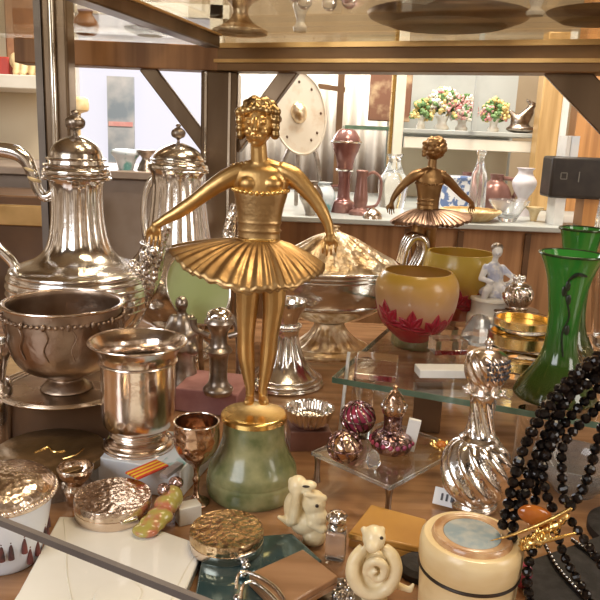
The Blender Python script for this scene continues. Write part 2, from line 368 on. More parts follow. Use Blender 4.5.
# ornaments on the wall shelf
q = onY(30, 62, 2.03); t = thing('animal_ornament', (q.x, 2.03, LZ), 'pale cream crouching animal ornament on the cream wall shelf', 'ornament')
g = G(); k = 2.05/F
ell(g, (q.x, 2.03, LZ+16*k), (14*k, 10*k, 10*k)); ell(g, (q.x+11*k, 2.03, LZ+20*k), (6*k, 6*k, 6*k)); ell(g, (q.x-12*k, 2.02, LZ+14*k), (6*k, 6*k, 8*k))
for dx in (-10, -3, 5, 11): limb(g, (q.x+dx*k, 2.01, LZ+12*k), (q.x+dx*k, 2.0, LZ+3*k), 3.4*k, 3*k)
obj('body', g, 'shell', t, remesh=.004, smoothing=3)
q = onY(3, 62, 2.03); g = G(); box(g, (q.x, 2.05, LZ+.025), (.05, .08, .05)); tag(obj('trinket_box', g, 'red_paint', bevel=.004), 'small red box beside the pale animal on the cream shelf', 'box')
q = onY(22, 20, 2.12); g = G(); box(g, (q.x, 2.14, LZ+.15), (.10, .05, .30)); tag(obj('wooden_plaque', g, 'terracotta', bevel=.006), 'brown wooden plaque standing upright on the cream wall shelf', 'plaque')

# left sideboard
SBZ = onY(150, 172, 1.75).z
pL, pR = onY(-60, 172, 1.75), onY(232, 172, 1.75)
t = thing('sideboard', ((pL.x+pR.x)/2, 1.95, -.85), 'grey brown wooden sideboard under the bright window', 'sideboard')
g = G(); box(g, ((pL.x+pR.x)/2, 1.97, (SBZ-.85)/2-.01), (pR.x-pL.x, .4, SBZ+.85-.02)); obj('carcass', g, 'greybrown', t, bevel=.004)
g = G(); box(g, ((pL.x+pR.x)/2, 1.96, SBZ-.01), (pR.x-pL.x+.03, .44, .02)); obj('top', g, 'greybrown', t, bevel=.003)
def lathe_thing(name, x, y, zsup, prof, mt, label, cat, group=None, Y=None, inn=None, seg=64, smooth=3, **k):
    p = onY(x, y, Y) if Y else onz(x, y, zsup)
    pr = pxprof(p.x, p.y, prof)
    pr[0] = (pr[0][0], zsup)
    if smooth: pr = smooth_prof(pr, smooth)
    pr = [(max(r, 0), z) for r, z in pr]
    if inn: pr = inner(pr, inn[0], pr[0][1]+inn[1])
    g = G(); lathe(g, p.x, p.y, pr, seg, **k)
    return tag(obj(name, g, mt, org=(p.x, p.y, zsup)), label, cat, group), p
lathe_thing('table_lamp_base', 146, 168, SBZ, [(9, 168), (6, 163), (4, 158), (9, 152), (10, 150)], 'pewter', 'small dark metal urn on the sideboard between the coffee pots', 'urn', Y=1.8)
lathe_thing('brass_candlestick', 80, 165, SBZ, [(10, 165), (9, 162), (2, 158), (2, 118), (4, 113), (10, 110), (10, 100), (8, 97)], 'shell', 'small pale brass candlestick on the sideboard by the window', 'candlestick', Y=1.85)
lathe_thing('teal_bowl', 126, 164, SBZ, [(7, 165), (10, 160), (14, 154), (13, 150), (8, 149)], 'sea_card', 'pale teal patterned bowl on the sideboard below the poster', 'bowl', Y=1.8)
# amber coloured tray shelf far left
p0, p1 = onY(-70, 192, 1.5), onY(50, 232, 1.5)
t = thing('glazed_drawer_chest', ((p0.x+p1.x)/2, 1.6, -.85), 'glossy amber wooden chest at the picture edge behind the coffee pot', 'chest')
g = G(); box(g, ((p0.x+p1.x)/2, 1.6, (p0.z-.85)/2), (p1.x-p0.x, .2, p0.z+.85)); obj('carcass', g, 'wood_dark', t, bevel=.004)
g = G(); box(g, ((p0.x+p1.x)/2, 1.497, (p0.z+p1.z)/2-.004), (p1.x-p0.x-.02, .012, p0.z-p1.z-.03)); dr = obj('drawer', g, 'beam_gold', t, bevel=.003)
g = G(); ell(g, (p1.x-.12, 1.485, (p0.z+p1.z)/2), .009); obj('knob', g, 'gilt', dr)

# frame of the case: post, beams, braces, pole, upper glass shelf
BY = 1.30
bz0 = onY(222, 73, BY).z; bz1 = onY(222, 47, BY).z; SZ = bz1+.002
pr_ = onz(690, 76, bz0); pc = onY(222, 60, BY)
bl = onY(20, 60, BY)
t = thing('display_case', (pc.x, pc.y, 0), 'bronze brown metal case frame with corner post, beams and diagonal braces', 'frame')
w = 34*1.33/F
g = G(); box(g, (pc.x, pc.y, bz0/2), (w, w, bz0)); post = obj('post', g, 'post', t, bevel=.003)
g = G()
for dx in (-.36, .28): box(g, (pc.x+dx*w, pc.y-w/2-.001, bz0/2), (.004, .006, bz0-.004))
obj('highlight_strip', g, 'chrome', post)  # chrome strips added as the bright highlights of the post
zc = (bz0+bz1)/2; hb = bz1-bz0
g = G(); bar(g, (pc.x, pc.y, zc), (pr_.x, pr_.y, zc), w*.8, hb-.002); be = obj('beam', g, 'beam', t, bevel=.002)
dv = (V((pr_.x, pr_.y, 0))-V((pc.x, pc.y, 0))).normalized(); nv = V((dv.y, -dv.x, 0))
if nv.y > 0: nv = -nv
g = G()
for fz, hh in ((.40, .006), (.97, .008)):
    o_ = nv*(w*.4+.002); bar(g, (pc.x+o_.x, pc.y+o_.y, bz0+hb*fz), (pr_.x+o_.x, pr_.y+o_.y, bz0+hb*fz), .006, hh)
obj('highlight_lines', g, 'beam_gold', be)  # gold bars added as the highlight lines of the beam
g = G(); bar(g, (bl.x, bl.y, zc), (pc.x, pc.y, zc), w*.8, hb-.002); obj('beam', g, 'wood_back', t, bevel=.002)
def brace(x0, y0, x1, y1, Y0, Y1, wd):
    g = G(); bar(g, onY(x0, y0, Y0), onY(x1, y1, Y1), .018, wd*1.3/F); obj('brace', g, 'post', t, bevel=.002)
brace(146, 66, 208, 148, BY, BY, 14)
qd = pc+dv*.11
brace(296, 64, 234, 148, qd.y, pc.y-.01, 15)
q = pr_; Yb = pc.y+dv.y/dv.x*(onY(566, 64, 1.05).x-pc.x)
brace(556, 62, 640, 150, Yb, Yb-.04, 26)
g = G()
xp = onz(704, 76, bz0); box(g, (xp.x, xp.y-.01, bz0/2), (w, w, bz0)); obj('post', g, 'post', t, bevel=.003)
# near pole on the left
pp = onY(64, 200, 1.17)
t = thing('case_pole', (pp.x, pp.y, 0), 'dark square case pole with a bright chrome edge behind the coffee pot', 'pole')
g = G(); box(g, (pp.x, pp.y, .5), (.040, .04, 1.0)); obj('shaft', g, 'post', t, bevel=.004)
g = G(); tube(g, [(pp.x-.002, pp.y-.024, .0), (pp.x-.002, pp.y-.024, 1.0)], .0055, 12, 1); obj('chrome_edge', g, 'chrome', t)
g = G(); box(g, (pp.x-.026, pp.y-.004, .5), (.011, .03, 1.0)); obj('glass_channel', g, 'trim', t)
# upper shelf
g = G(); d0 = onz(215, 48, SZ)
prism(g, [(d0.x-.75, d0.y-.06), (d0.x-.02, d0.y+.02), (pr_.x+.1, pr_.y+.02), (pr_.x+.1, .45), (d0.x-.75, .45)], SZ, SZ+.008)
us = tag(obj('upper_glass_shelf', g, 'shelf_glass'), 'clear glass upper shelf seen from below resting on the beams', 'shelf')
UZ = SZ+.008
t = thing('shelf_rail', onz(120, 16, SZ-.004), 'dark slanting metal rail under the edge of the upper glass shelf', 'rail')
g = G(); A, B = onz(60, -6, SZ-.02), onz(214, 49, SZ-.02); bar(g, (A.x, A.y, SZ-.011), (B.x, B.y-.02, SZ-.011), .026, .02); obj('rail_bar', g, 'post', t, bevel=.002)
g = G(); bar(g, (A.x+.012, A.y-.004, SZ-.002), (B.x+.012, B.y-.024, SZ-.002), .008, .003); obj('bright_edge', g, 'beam_gold', t)
# things on the upper shelf
def upper(name, x, y, prof, mt, label, cat, **k):
    p = onz(x, y, UZ); d = proj(p)[2]/F
    g = G(); lathe(g, p.x, p.y, smooth_prof([(r*d, UZ+h*d) for r, h in prof], 3), 48, **k)
    return tag(obj(name, g, mt, org=(p.x, p.y, UZ)), label, cat), p, d
upper('footed_bowl', 240, 34, [(27, 0), (28, 3), (22, 6), (16, 9), (9, 16), (8, 24), (16, 32), (34, 40), (46, 56), (44, 57), (0, 44)], 'gilt_lid', 'gilt footed bowl with a wide round base on the upper shelf', 'bowl')
_, p, d = upper('pink_dish', 322, 6, [(14, 15), (34, 17), (46, 22), (48, 26), (46, 27), (30, 21), (0, 19)], 'pink_glaze', 'pink and cream dish on round ball feet on the upper shelf', 'dish')
for a in (0.4, 1.3, 2.2, 3.6, 4.4, 5.6):
    g = G(); ell(g, (p.x+30*d*math.cos(a), p.y+30*d*math.sin(a), UZ+8*d), 8*d); f_ = obj('ball_foot', g, 'crystal', _)
upper('dark_platter', 447, 26, [(58, 0), (76, 6), (80, 10), (78, 11), (56, 5), (0, 4)], 'tarnish', 'large dark round platter seen from below on the upper shelf', 'platter')
upper('dark_platter', 600, 22, [(38, 0), (52, 8), (50, 9), (36, 4), (0, 3)], 'wood_dark', 'dark wooden plate at the far right end of the upper shelf'.replace('right ', ''), 'plate')
upper('metal_saucer', 150, 36, [(13, 0), (22, 3), (25, 6), (24, 7), (12, 3), (0, 2)], 'pewter', 'dark saucer seen from below near the slanting shelf rail', 'saucer')
upper('gilt_basin', 98, 4, [(22, 0), (34, 10), (38, 22), (36, 23), (20, 4), (0, 3)], 'gilt_lid', 'round golden basin on the upper shelf above the small jug', 'basin')
upper('porcelain_figurine', 300, 32, [(6, 0), (7, 4), (4, 10), (6, 18), (8, 24), (6, 32), (0, 34)], 'porcelain_white', 'small cream porcelain figure beside the gilt footed bowl on the upper shelf', 'figurine')
p = onz(420, 1, UZ); g = G(); box(g, (p.x, p.y, UZ+.001), (.03, .04, .0012), .2); tag(obj('price_tag', g, 'tag', org=(p.x, p.y, UZ)), 'white paper price tag lying on the upper shelf glass', 'tag')
_, p, d = upper('porcelain_bird', 535, 16, [(8, 0), (9, 4), (5, 8), (8, 16), (10, 22), (6, 30), (0, 33)], 'porcelain_white', 'small pale porcelain bird on the upper shelf between the dark plates', 'figurine')
# jug on the beam
jp = onY(88, 46, BY); k = 1.33/F
t = thing('pottery_jug', (jp.x, jp.y-.01, bz1+.0), 'small brown pottery jug with a loop handle standing on the beam', 'jug')
g = G(); lathe(g, jp.x, jp.y-.01, smooth_prof([(5*k, bz1+.008), (10*k, bz1+.012), (12*k, bz1+10*k+.006), (9*k, bz1+19*k), (6*k, bz1+23*k), (7*k, bz1+26*k), (5*k, bz1+26*k), (0, bz1+20*k)], 3), 32); obj('body', g, 'terracotta', t)
g = G(); tube(g, [(jp.x-9*k, jp.y-.01, bz1+20*k), (jp.x-17*k, jp.y-.01, bz1+21*k), (jp.x-18*k, jp.y-.01, bz1+14*k), (jp.x-11*k, jp.y-.01, bz1+10*k)], 2*k, 8); obj('handle', g, 'porcelain_white', t)

# dark trim bar across the near corner of the case
A, B = onz(-60, 497, .16), onz(290, 637, .16)
g = G(); bar(g, A, B, .003, .0036); struct(obj('trim_2', g, 'trim'))

# ------------------------------------------------------------------ ballerina
def ballerina():
    b = onz(252, 490, 0); X, Y = b.x, b.y
    t = thing('ballerina_statuette', (X, Y, 0), 'gilt bronze ballerina facing forward on a green marble base, arms spread', 'statuette')
    pr = pxprof(X, Y, [(43, 490), (45.5, 486), (45.5, 476), (44.5, 472), (44.5, 470), (43, 463), (37, 453), (32.5, 442), (31, 432), (30.5, 424), (30, 419)]); pr[0] = (pr[0][0], 0)
    g = G(); lathe(g, X, Y, smooth_prof(pr, 4), 96); obj('marble_base', g, 'marble', t)
    pr2 = pxprof(X, Y, [(31, 419), (33, 418), (33, 414), (31.5, 412.5), (30, 412)]); pr2.append((0, pr2[-1][1])); zt = pr2[-1][1]
    g = G(); lathe(g, X, Y, pr2, 96); obj('plinth_disc', g, 'gilt', t)
    k = proj((X, Y, .25))[2]/F
    def P(x, y, d=0): return onY(x, y, Y+d*k)
    g = G()
    # legs and feet
    for c in ([(250, 270, 0, 13), (247.5, 300, 0, 12), (246, 335, -1, 9), (246, 352, 1, 9.2), (248, 370, 1, 7.4), (250.5, 391, 0, 4.6)], [(272, 270, 0, 13), (274, 300, 0, 12), (270, 335, -1, 8.8), (268.5, 352, 1, 9), (266, 370, 1, 7.2), (262.5, 391, 0, 4.6)]):
        tube(g, [P(a, b_, d) for a, b_, d, r in c], [r*k for *_, r in c], 16, 4)
    for s, x in ((-1, 250), (1, 263)):
        ell(g, P(x, 392, 0), 4.9*k); limb(g, P(x, 398, 0), P(x+s*3, 402, -10), 4.8*k, 3.4*k); ell(g, P(x, 401, 2), 4.6*k)
        limb(g, P(x, 392, 1), P(x, 401, 1), 4.6*k, 4.8*k)
    # torso
    tr = smooth_prof([(259, 276, 0, 21, 15), (259, 262, 0, 25, 17), (258.7, 248, 0, 23, 15.5), (258.7, 236, 0, 20.5, 13.8), (259, 224, 0, 20.5, 13.5), (259.8, 208, 0, 22.5, 14), (260.6, 194, 0, 25.5, 15), (261, 182, 0, 27, 14.5), (261, 172, 0, 26, 12), (261, 166, 1, 19, 9.5), (260.5, 161, 1, 9, 8)], 5)
    loft(g, [(P(x, y, d), a*k, b_*k) for x, y, d, a, b_ in tr])
    for x in (249, 272): ell(g, P(x, 184, -8), (10.5*k, 8*k, 8.5*k))
    for a, b_ in (((240, 172), (262, 163)), ((282, 171), (260, 163))): limb(g, P(*a, 1), P(*b_, 1), 8*k, 7*k)
    limb(g, P(259.5, 168, 1), P(258.5, 143, -1), 8.6*k, 7.8*k)
    # head and face (turned a little to one side)
    ell(g, P(258, 124, 0), (15.5*k, 18*k, 19*k), seg=24, rings=16); ell(g, P(256.5, 136, -8), (10.5*k, 9*k, 9*k))
    ell(g, P(255.5, 143, -11.5), (4.5*k, 4*k, 3.6*k))
    limb(g, P(255.5, 120, -17), P(255, 130, -20.5), 2.0*k, 3.0*k)
    for dx in (-6.5, 6.5):
        ell(g, P(256+dx, 122.5, -15.8), (3.2*k, 2.2*k, 1.9*k)); limb(g, P(256+dx-3.4, 118.2, -16), P(256+dx+3.4, 118, -15.8), 1.3*k, 1.2*k)
        ell(g, P(256+dx*1.15, 132, -12.5), (4.6*k, 4*k, 4.5*k))
    ell(g, P(255.2, 136.2, -17.2), (3.9*k, 1.8*k, 1.2*k)); ell(g, P(255.2, 138.6, -16.8), (3.2*k, 1.8*k, 1.2*k))
    for dx in (-15.5, 15.5): ell(g, P(258+dx, 128, -1), (2.4*k, 3.4*k, 5*k))
    # arms
    LA = [(240, 172, 1, 9), (228, 178, 0, 9.6), (212, 188, -2, 8.4), (196, 200, -4, 7.2), (180, 211, -6, 6.8), (166, 219, -8, 5.2), (158, 224, -9, 4.2)]
    RA = [(282, 171, 1, 9), (294, 177, 0, 9.6), (305, 188, -2, 8.4), (315, 200, -4, 7.2), (322, 211, -6, 6.4), (328, 224, -8, 5.0), (329.5, 232, -9, 4.2)]
    for A_ in (LA, RA): tube(g, [P(x, y, d) for x, y, d, r in A_], [r*k for *_, r in A_], 16, 4); ell(g, P(*A_[0][:3]), A_[0][3]*k); ell(g, P(*A_[1][:3]), 9.6*k)
    # hands: palm, four unequal bent fingers, thumb
    def hand(w, dirv, side):
        wx, wy = w; dx, dy = dirv; nx, ny = -dy*side, dx*side
        ell(g, P(wx, wy, -9), 4.4*k); c = (wx+dx*6, wy+dy*6)
        ell(g, P(*c, -9), (6.2*k, 3*k, 5.4*k)); limb(g, P(wx, wy, -9), P(*c, -9), 4*k, 4.2*k)
        for i, L_ in enumerate((11, 13.5, 12.5, 9.5)):
            o_ = (i-1.5)*3.9
            b0 = (c[0]+dx*3+nx*o_, c[1]+dy*3+ny*o_); m0 = (b0[0]+dx*L_*.5+nx*o_*.1, b0[1]+dy*L_*.5+ny*o_*.22); e0 = (m0[0]+dx*L_*.42, m0[1]+dy*L_*.42)
            limb(g, P(*b0, -9), P(*m0, -11), 1.45*k, 1.35*k, 8); limb(g, P(*m0, -11), P(*e0, -8.5), 1.35*k, 1.15*k, 8)
        tb = (wx+dx*3+nx*4.2, wy+dy*3+ny*4.2); tm = (tb[0]+dx*4+nx*3.2, tb[1]+dy*4+ny*3.2); te = (tm[0]+dx*4.2+nx*.6, tm[1]+dy*4.2+ny*.6)
        limb(g, P(*tb, -10), P(*tm, -12), 1.9*k, 1.6*k, 8); limb(g, P(*tm, -12), P(*te, -12), 1.6*k, 1.2*k, 8)
    hand((156, 225), (-.16, .98), 1); hand((330, 234), (-.05, 1), -1)
    obj('figure', g, 'bronze', t, remesh=.0008, smoothing=1)
    # hair: short curls around the head
    g = G(); c0 = P(259, 119, 4); rnd = random.Random(3)
    ell(g, c0, (18*k, 17*k, 17*k), seg=24, rings=16)
    for i in range(120):
        u = rnd.uniform(-.75, 1); a = rnd.uniform(0, TAU); s = math.sqrt(1-u*u)
        dvec = V((s*math.cos(a), s*math.sin(a), u))
        if dvec.y < -.45 and dvec.z < .62 : continue
        ell(g, c0+V((dvec.x*18.5*k, dvec.y*17*k, dvec.z*18*k)), rnd.uniform(3.0, 5.0)*k, seg=10, rings=7)
    for s in (-1, 1):
        for y in (112, 120, 128, 135): ell(g, P(258+s*(18.5-(y-112)*.06), y, -5), 4.6*k)
    for x in (244, 250, 256, 262, 268): ell(g, P(x, 108+abs(x-257)*.25, -12), 4.2*k)
    obj('hair', g, 'bronze_hair', t, remesh=.0011, smoothing=1)
    # pleated skirt
    g = G(); seg = 240; rings = 14; vs = []; fs = []; cw = P(259, 240, 0)
    for L_ in (0, 1):
        base = len(vs)
        for i in range(rings+1):
            f = i/rings; rr = (17+(59-L_*4)*f**.92)*k
            for j in range(seg):
                a = TAU*j/seg; ca, sa = math.cos(a), math.sin(a)
                pl = math.sin(a*44+L_*1.2+1.1*math.sin(a*5)+.8*math.sin(a*11))*(.3+1.25*f)*k+math.sin(a*9+1)*1.4*f*k+math.sin(a*17+f*2)*.8*f*k
                drop = (9*f+29*f**1.6)*k*(1.0-.62*abs(ca)**2*(1.1 if ca < 0 else .55))
                if sa > 0: drop *= (1-.35*sa)
                sx_ = 1.17 if ca < 0 else .88
                vs.append((cw.x+rr*ca*sx_, cw.y+rr*sa*.86, cw.z-drop+pl*.8-L_*2.4*k*f-.5*k*L_))
        for i in range(rings):
            for j in range(seg):
                j2 = (j+1) % seg; q = base+i*seg
                fs.append((q+j, q+j2, q+seg+j2, q+seg+j))
    g.add(vs, fs); obj('tutu', g, 'bronze_dark', t, solid=.0012)
    g = G(); tb = [q for q in tr]
    rows = [(P(x, y, d), (a+.9)*k, (b_+.9)*k) for x, y, d, a, b_ in tb if 190 <= y <= 240]
    loft(g, rows)
    for y in (204, 213, 222, 230): 
        q = P(259.4, y, 0); ring(g, q.x, q.y, q.z, 21.6*k, .9*k, sy=.66)
    obj('bodice', g, 'bronze_dark', t, remesh=.0009, smoothing=2)
    # bodice trim
    g = G()
    for i in range(30):
        a = TAU*i/30; c = P(260.5, 191-1.5*math.cos(2*a), 0); ell(g, (c.x+26.6*k*math.cos(a), c.y+16*k*math.sin(a), c.z), (2.6*k, 2.2*k, 2.4*k), seg=8, rings=6)
    obj('bodice_trim', g, 'gilt', t)
    g = G(); c = P(259, 238, 0); ring(g, c.x, c.y, c.z, 18.5*k, 2*k, sy=.74); obj('waistband', g, 'gilt', t)
    # mantle of drapery seen on the shoulder
    g = G()
    for i in range(7): ell(g, P(233+i*2.2, 166-i*.5+(i % 2)*2, 4-i), (3.2*k, 3*k, 2.6*k), seg=8, rings=6)
    obj('shoulder_ruffle', g, 'bronze_hair', t)
    return t
bal = ballerina()
b2 = copy_tree(bal)  # solid copy added as the mirror image of the statuette
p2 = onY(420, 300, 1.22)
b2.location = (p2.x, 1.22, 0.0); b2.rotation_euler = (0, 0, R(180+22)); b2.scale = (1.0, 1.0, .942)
M['bronze_dimmed'] = mat('bronze_dimmed', (.42, .25, .11), .38, 1., (.22, .12, .05), 20, (.38, .7), .14, 95, rough2=.5)  # dimmer light of the mirror image put into a darker bronze
M['skirt_dimmed'] = mat('skirt_dimmed', (.40, .26, .18), .42, 1., (.22, .13, .08), 22)  # skirt colour darkened likewise for the mirror image
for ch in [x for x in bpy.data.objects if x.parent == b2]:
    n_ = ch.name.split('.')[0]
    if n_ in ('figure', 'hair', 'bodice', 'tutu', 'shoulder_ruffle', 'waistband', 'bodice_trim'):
        ch.material_slots[0].link = 'OBJECT'; ch.material_slots[0].material = M['skirt_dimmed' if n_ == 'tutu' else 'bronze_dimmed']
b2['label'] = 'darkened copy of the ballerina serving as its mirror image, turned away, seen from the back behind the red glass bowls'

# ------------------------------------------------------------------ big coffee pot
def pathY(pts, Y): return [onY(x, y, Y) for x, y in pts]
def coffee_pot(x, ybase, prof, lid, fin, hpts, hr, spts, sr, label, flutez, hY=0, sY=0, mat_='silver'):
    p = onz(x, ybase, 0); X, Y = p.x, p.y
    t = thing('coffee_pot', (X, Y, 0), label, 'coffee pot')
    pr = pxprof(X, Y, prof); pr[0] = (pr[0][0], 0)
    fz = (zrow(X, Y, flutez[0]), zrow(X, Y, flutez[1]))
    g = G(); lathe(g, X, Y, smooth_prof(pr, 5), 120, flute=(14, .022, fz[0], fz[1])); obj('body', g, mat_, t)
    k = proj((X, Y, .2))[2]/F
    for hw, y, tt in flutez[2]: g = G(); ring(g, X, Y, zrow(X, Y, y), hw*k, tt*k, 64); obj('reeded_band', g, mat_, t)
    lp = pxprof(X, Y, lid); lp.append((0, lp[-1][1]))
    g = G(); lathe(g, X, Y, smooth_prof(lp[:-1], 4)+[lp[-1]], 80); ld = obj('lid', g, 'silver', t)
    g = G(); z0 = zrow(X, Y, fin[0]); z1 = zrow(X, Y, fin[1]); h = z1-z0
    lathe(g, X, Y, smooth_prof([(.10*h, z0), (.07*h, z0+.12*h), (.12*h, z0+.22*h), (.30*h, z0+.32*h), (.37*h, z0+.48*h), (.34*h, z0+.64*h), (.20*h, z0+.77*h), (.10*h, z0+.83*h), (.15*h, z0+.92*h), (.002, z1)], 4), 32, flute=(9, .07, z0+.25*h, z0+.75*h), twist=.8); obj('finial', g, 'pewter', ld)
    g = G(); tube(g, pathY(hpts, Y+hY), [r*k for r in hr], 14, 6); h_ = obj('handle', g, mat_, t)
    g = G(); tube(g, pathY(spts, Y+sY), [r*k for r in sr], 16, 6); s_ = obj('spout', g, 'silver_chased', t)
    return t, X, Y, k, h_, s_
t, X, Y, k, hd, sp = coffee_pot(83, 383, [(44, 383), (45, 379), (40, 374), (30, 365), (24, 352), (40, 338), (58, 322), (66, 305), (69, 290), (68.5, 279), (66, 271), (58, 265), (44, 259.5), (34, 251), (28.5, 239), (25.5, 220), (24.5, 198), (26, 184), (31, 175)],
    [(32, 175), (33, 172), (32, 169), (28, 166), (27, 161), (26, 156), (24.5, 151), (20, 144), (12, 138.5), (5, 136)], (136, 110),
    [(58, 188), (47, 197), (38, 190), (32, 172), (24, 158), (10, 151), (-8, 152), (-24, 172), (-28, 205), (-20, 232), (-4, 246), (12, 262), (19, 276)], [4, 5, 5, 6, 7, 7.5, 7, 6, 5.5, 5, 5, 5, 4],
    [(128, 306), (142, 292), (150, 275), (156, 256), (160, 240), (166, 226)], [17, 14, 11.5, 9, 7.5, 6.5],
    'large silver coffee pot with bulging reeded body beside the dark pole', (252, 182, [(66.5, 304, 1.8), (68, 297, 1.8), (69, 290, 2), (69, 283, 2), (68, 276, 2), (66, 270, 1.8), (32, 178, 1.6), (31.5, 174, 1.4), (30, 165, 1.3), (27.5, 159, 1.2)]))
g = G()
for (x, y) in ((34.5, 179), (30.5, 169)): 
    q = onY(x, y, Y); ell(g, q, (7.2*k, 7.2*k, 3*k), Matrix.Rotation(R(25), 3, 'Y'))
obj('ivory_ring', g, 'ivory_plain', hd)
rnd = random.Random(5); g = G()
for i in range(34):
    q = onY(124+rnd.uniform(0, 34), 0, Y); f = rnd.random(); cx, cy = 122+34*f, 296-52*f+rnd.uniform(-16, 12)
    ell(g, onY(cx, cy, Y-.012-rnd.random()*.012), (rnd.uniform(3, 6)*k, 3*k, rnd.uniform(3, 6)*k), seg=10, rings=7)
obj('leaf_ornament', g, 'silver_chased', sp)
t, X, Y, k, hd, sp = coffee_pot(178, 352, [(40, 352), (41, 349), (36, 344), (26, 336), (24, 326), (40, 314), (52, 298), (56, 284), (54, 272), (46, 261), (37, 249), (32, 236), (29, 218), (27, 200), (26, 184), (26.5, 175), (28.5, 170)],
    [(29.5, 170), (30, 167), (29, 164), (26, 162), (25, 158), (23, 154), (18, 149), (10, 145), (4, 143)], (143, 124),
    [(158, 176), (151, 180), (146, 194), (144, 215), (146, 238), (152, 252), (160, 260)], [3, 3.2, 3.4, 3.4, 3.2, 3.2, 3],
    [(214, 268), (226, 250), (230, 225), (236, 205)], [11, 8, 6, 5],
    'smaller silver coffee pot standing behind the ballerina outstretched arm', (256, 178, [(29, 169, 1), (26.5, 160, .9), (37, 243, 1)]))
g = G(); q = onY(191, 172, Y-.032); ring(g, q.x, q.y, q.z, 16*k, 1.0*k, sy=.8); obj('wire_loop', g, 'silver', t)

# ------------------------------------------------------------------ bowl on plate on a box
RZ = .058
p = onz(67, 390, RZ)
g = G(); box(g, (p.x+.004, p.y+.03, RZ/2), (.135, .10, RZ), R(8)); tag(obj('wooden_riser', g, 'wood_dark', bevel=.002), 'dark wooden block under the tarnished plate', 'block')
d = proj((p.x, p.y, RZ))[2]/F
g = G(); lathe(g, p.x, p.y, smooth_prof([(30*d, RZ), (34*d, RZ+1*d), (50*d, RZ+1.8*d), (63*d, RZ+4*d), (66*d, RZ+5*d), (64.5*d, RZ+6*d), (50*d, RZ+3.6*d), (33*d, RZ+2.6*d)], 4)+[(0, RZ+2.6*d)], 80)
for r in (64.5, 60, 56): ring(g, p.x, p.y, RZ+3.6*d+(r-50)*.17*d, r*d, 1.0*d)
tag(obj('tarnished_plate', g, 'silver_warm_dull', org=(p.x, p.y, RZ)), 'round tarnished plate with ridged rim under the large dark bowl', 'plate')
BZ = RZ+2.7*d
pr = pxprof(p.x, p.y, [(24, 389), (25, 386), (20, 381), (15, 377), (22, 372), (36, 367), (46, 359), (52, 347), (55, 332), (56, 317), (56, 306), (56.8, 302)]); pr[0] = (pr[0][0], BZ)
pr = inner(smooth_prof(pr, 4), 2*d, zrow(p.x, p.y, 360))
g = G(); lathe(g, p.x, p.y, pr, 96); bw = tag(obj('footed_bowl', g, 'tarnish', org=(p.x, p.y, BZ)), 'large tarnished silver bowl on a short foot standing on the plate', 'bowl')
g = G(); ring(g, p.x, p.y, zrow(p.x, p.y, 302), 56.6*d*1.0, 1.4*d, 80)
obj('rim', g, 'silver_warm', bw)
g = G(); rnd = random.Random(2)
for i in range(64):
    a = TAU*i/64; rr = 57.0*d; ell(g, (p.x+rr*math.cos(a), p.y+rr*math.sin(a), zrow(p.x, p.y, 313)), (2.2*d, 2.2*d, (1.8 if i % 4 else 3.6)*d), seg=8, rings=6)
for i in range(14):
    a = TAU*(i+.5)/14; pts = [(p.x+rr*d*math.cos(a+s_), p.y+rr*d*math.sin(a+s_), zrow(p.x, p.y, yy)) for rr, yy, s_ in ((56.6, 316, 0), (56.2, 324, .06), (54.8, 335, -.02), (52.2, 346, .04))]
    tube(g, pts, .7*d, 6, 3)
obj('applied_garland', g, 'tarnish', bw)
# small silver at the far left below the pot handle
lathe_thing('silver_sugar_bowl', -4, 392, 0, [(12, 392), (16, 386), (10, 378), (12, 366), (16, 352), (17, 342), (16, 341)], 'silver', 'small silver cup cut off by the picture edge beside the large bowl', 'cup', inn=(.002, .02), Y=.74)

# ------------------------------------------------------------------ chalice on the card box
CBZ = .032
p = onz(139, 444, CBZ)
t = thing('card_box', (p.x, p.y, 0), 'pale blue picture card box under the silver beaker', 'box')
g = G(); box(g, (p.x+.012, p.y-.002, CBZ/2), (.108, .085, CBZ-.001), R(-14)); obj('carton', g, 'blue_card', t, bevel=.0012)
q = onz(178, 458, CBZ+.0005); g = G(); box(g, (q.x, q.y, CBZ), (.024, .04, .001), R(-14)); obj('sea_print', g, 'sea_card', t)
pr = pxprof(p.x, p.y, [(33, 446), (35, 444), (34, 440), (27, 436), (25, 433), (28, 430), (27, 427), (33, 423), (36, 412), (36.5, 390), (37, 365), (39, 353), (43, 346), (47, 341)]); pr[0] = (pr[0][0], CBZ); d = proj(p)[2]/F
g = G(); lathe(g, p.x, p.y, inner(smooth_prof(pr, 5), 1.6*d, zrow(p.x, p.y, 424)), 96, flute=None)
ring(g, p.x, p.y, zrow(p.x, p.y, 341), 46.4*d, 1.2*d, 80)
ch = tag(obj('beaker', g, 'silver_warm', org=(p.x, p.y, CBZ)), 'tall polished silver beaker with flared lip on a stepped foot', 'beaker')
g = G()
for hw, y in ((30, 438), (33.5, 441), (34.5, 444.5), (27.5, 431), (37.2, 360)): g = G(); ring(g, p.x, p.y, zrow(p.x, p.y, y), hw*d, 1.1*d, 80); obj('moulding_ring', g, 'silver_warm', ch)
# ribbon medal on the box
q0, q1 = onz(134, 474, CBZ+.003), onz(160, 463, CBZ+.003)
dr_ = (q1-q0).normalized(); nn = V((-dr_.y, dr_.x, 0)); t = thing('medal_ribbon', ((q0+q1)/2).to_tuple()[:2]+(CBZ+.001,), 'yellow and red striped medal ribbon lying on the blue card box', 'ribbon')
for i in range(7):
    g = G(); c = (q0+q1)/2+nn*(i-3)*.0027; bar(g, c-dr_*.019+V((0, 0, -.001)), c+dr_*.019+V((0, 0, -.001)), .0027, .0016); obj('stripe', g, 'ribbon_red' if i % 2 == 0 else 'ribbon_yellow', t)
q = onz(172, 470, CBZ+.003); g = G(); bar(g, q-dr_*.014-nn*.004, q+dr_*.014+nn*.004, .008, .004); obj('clasp_bar', g, 'medal_bar', t)
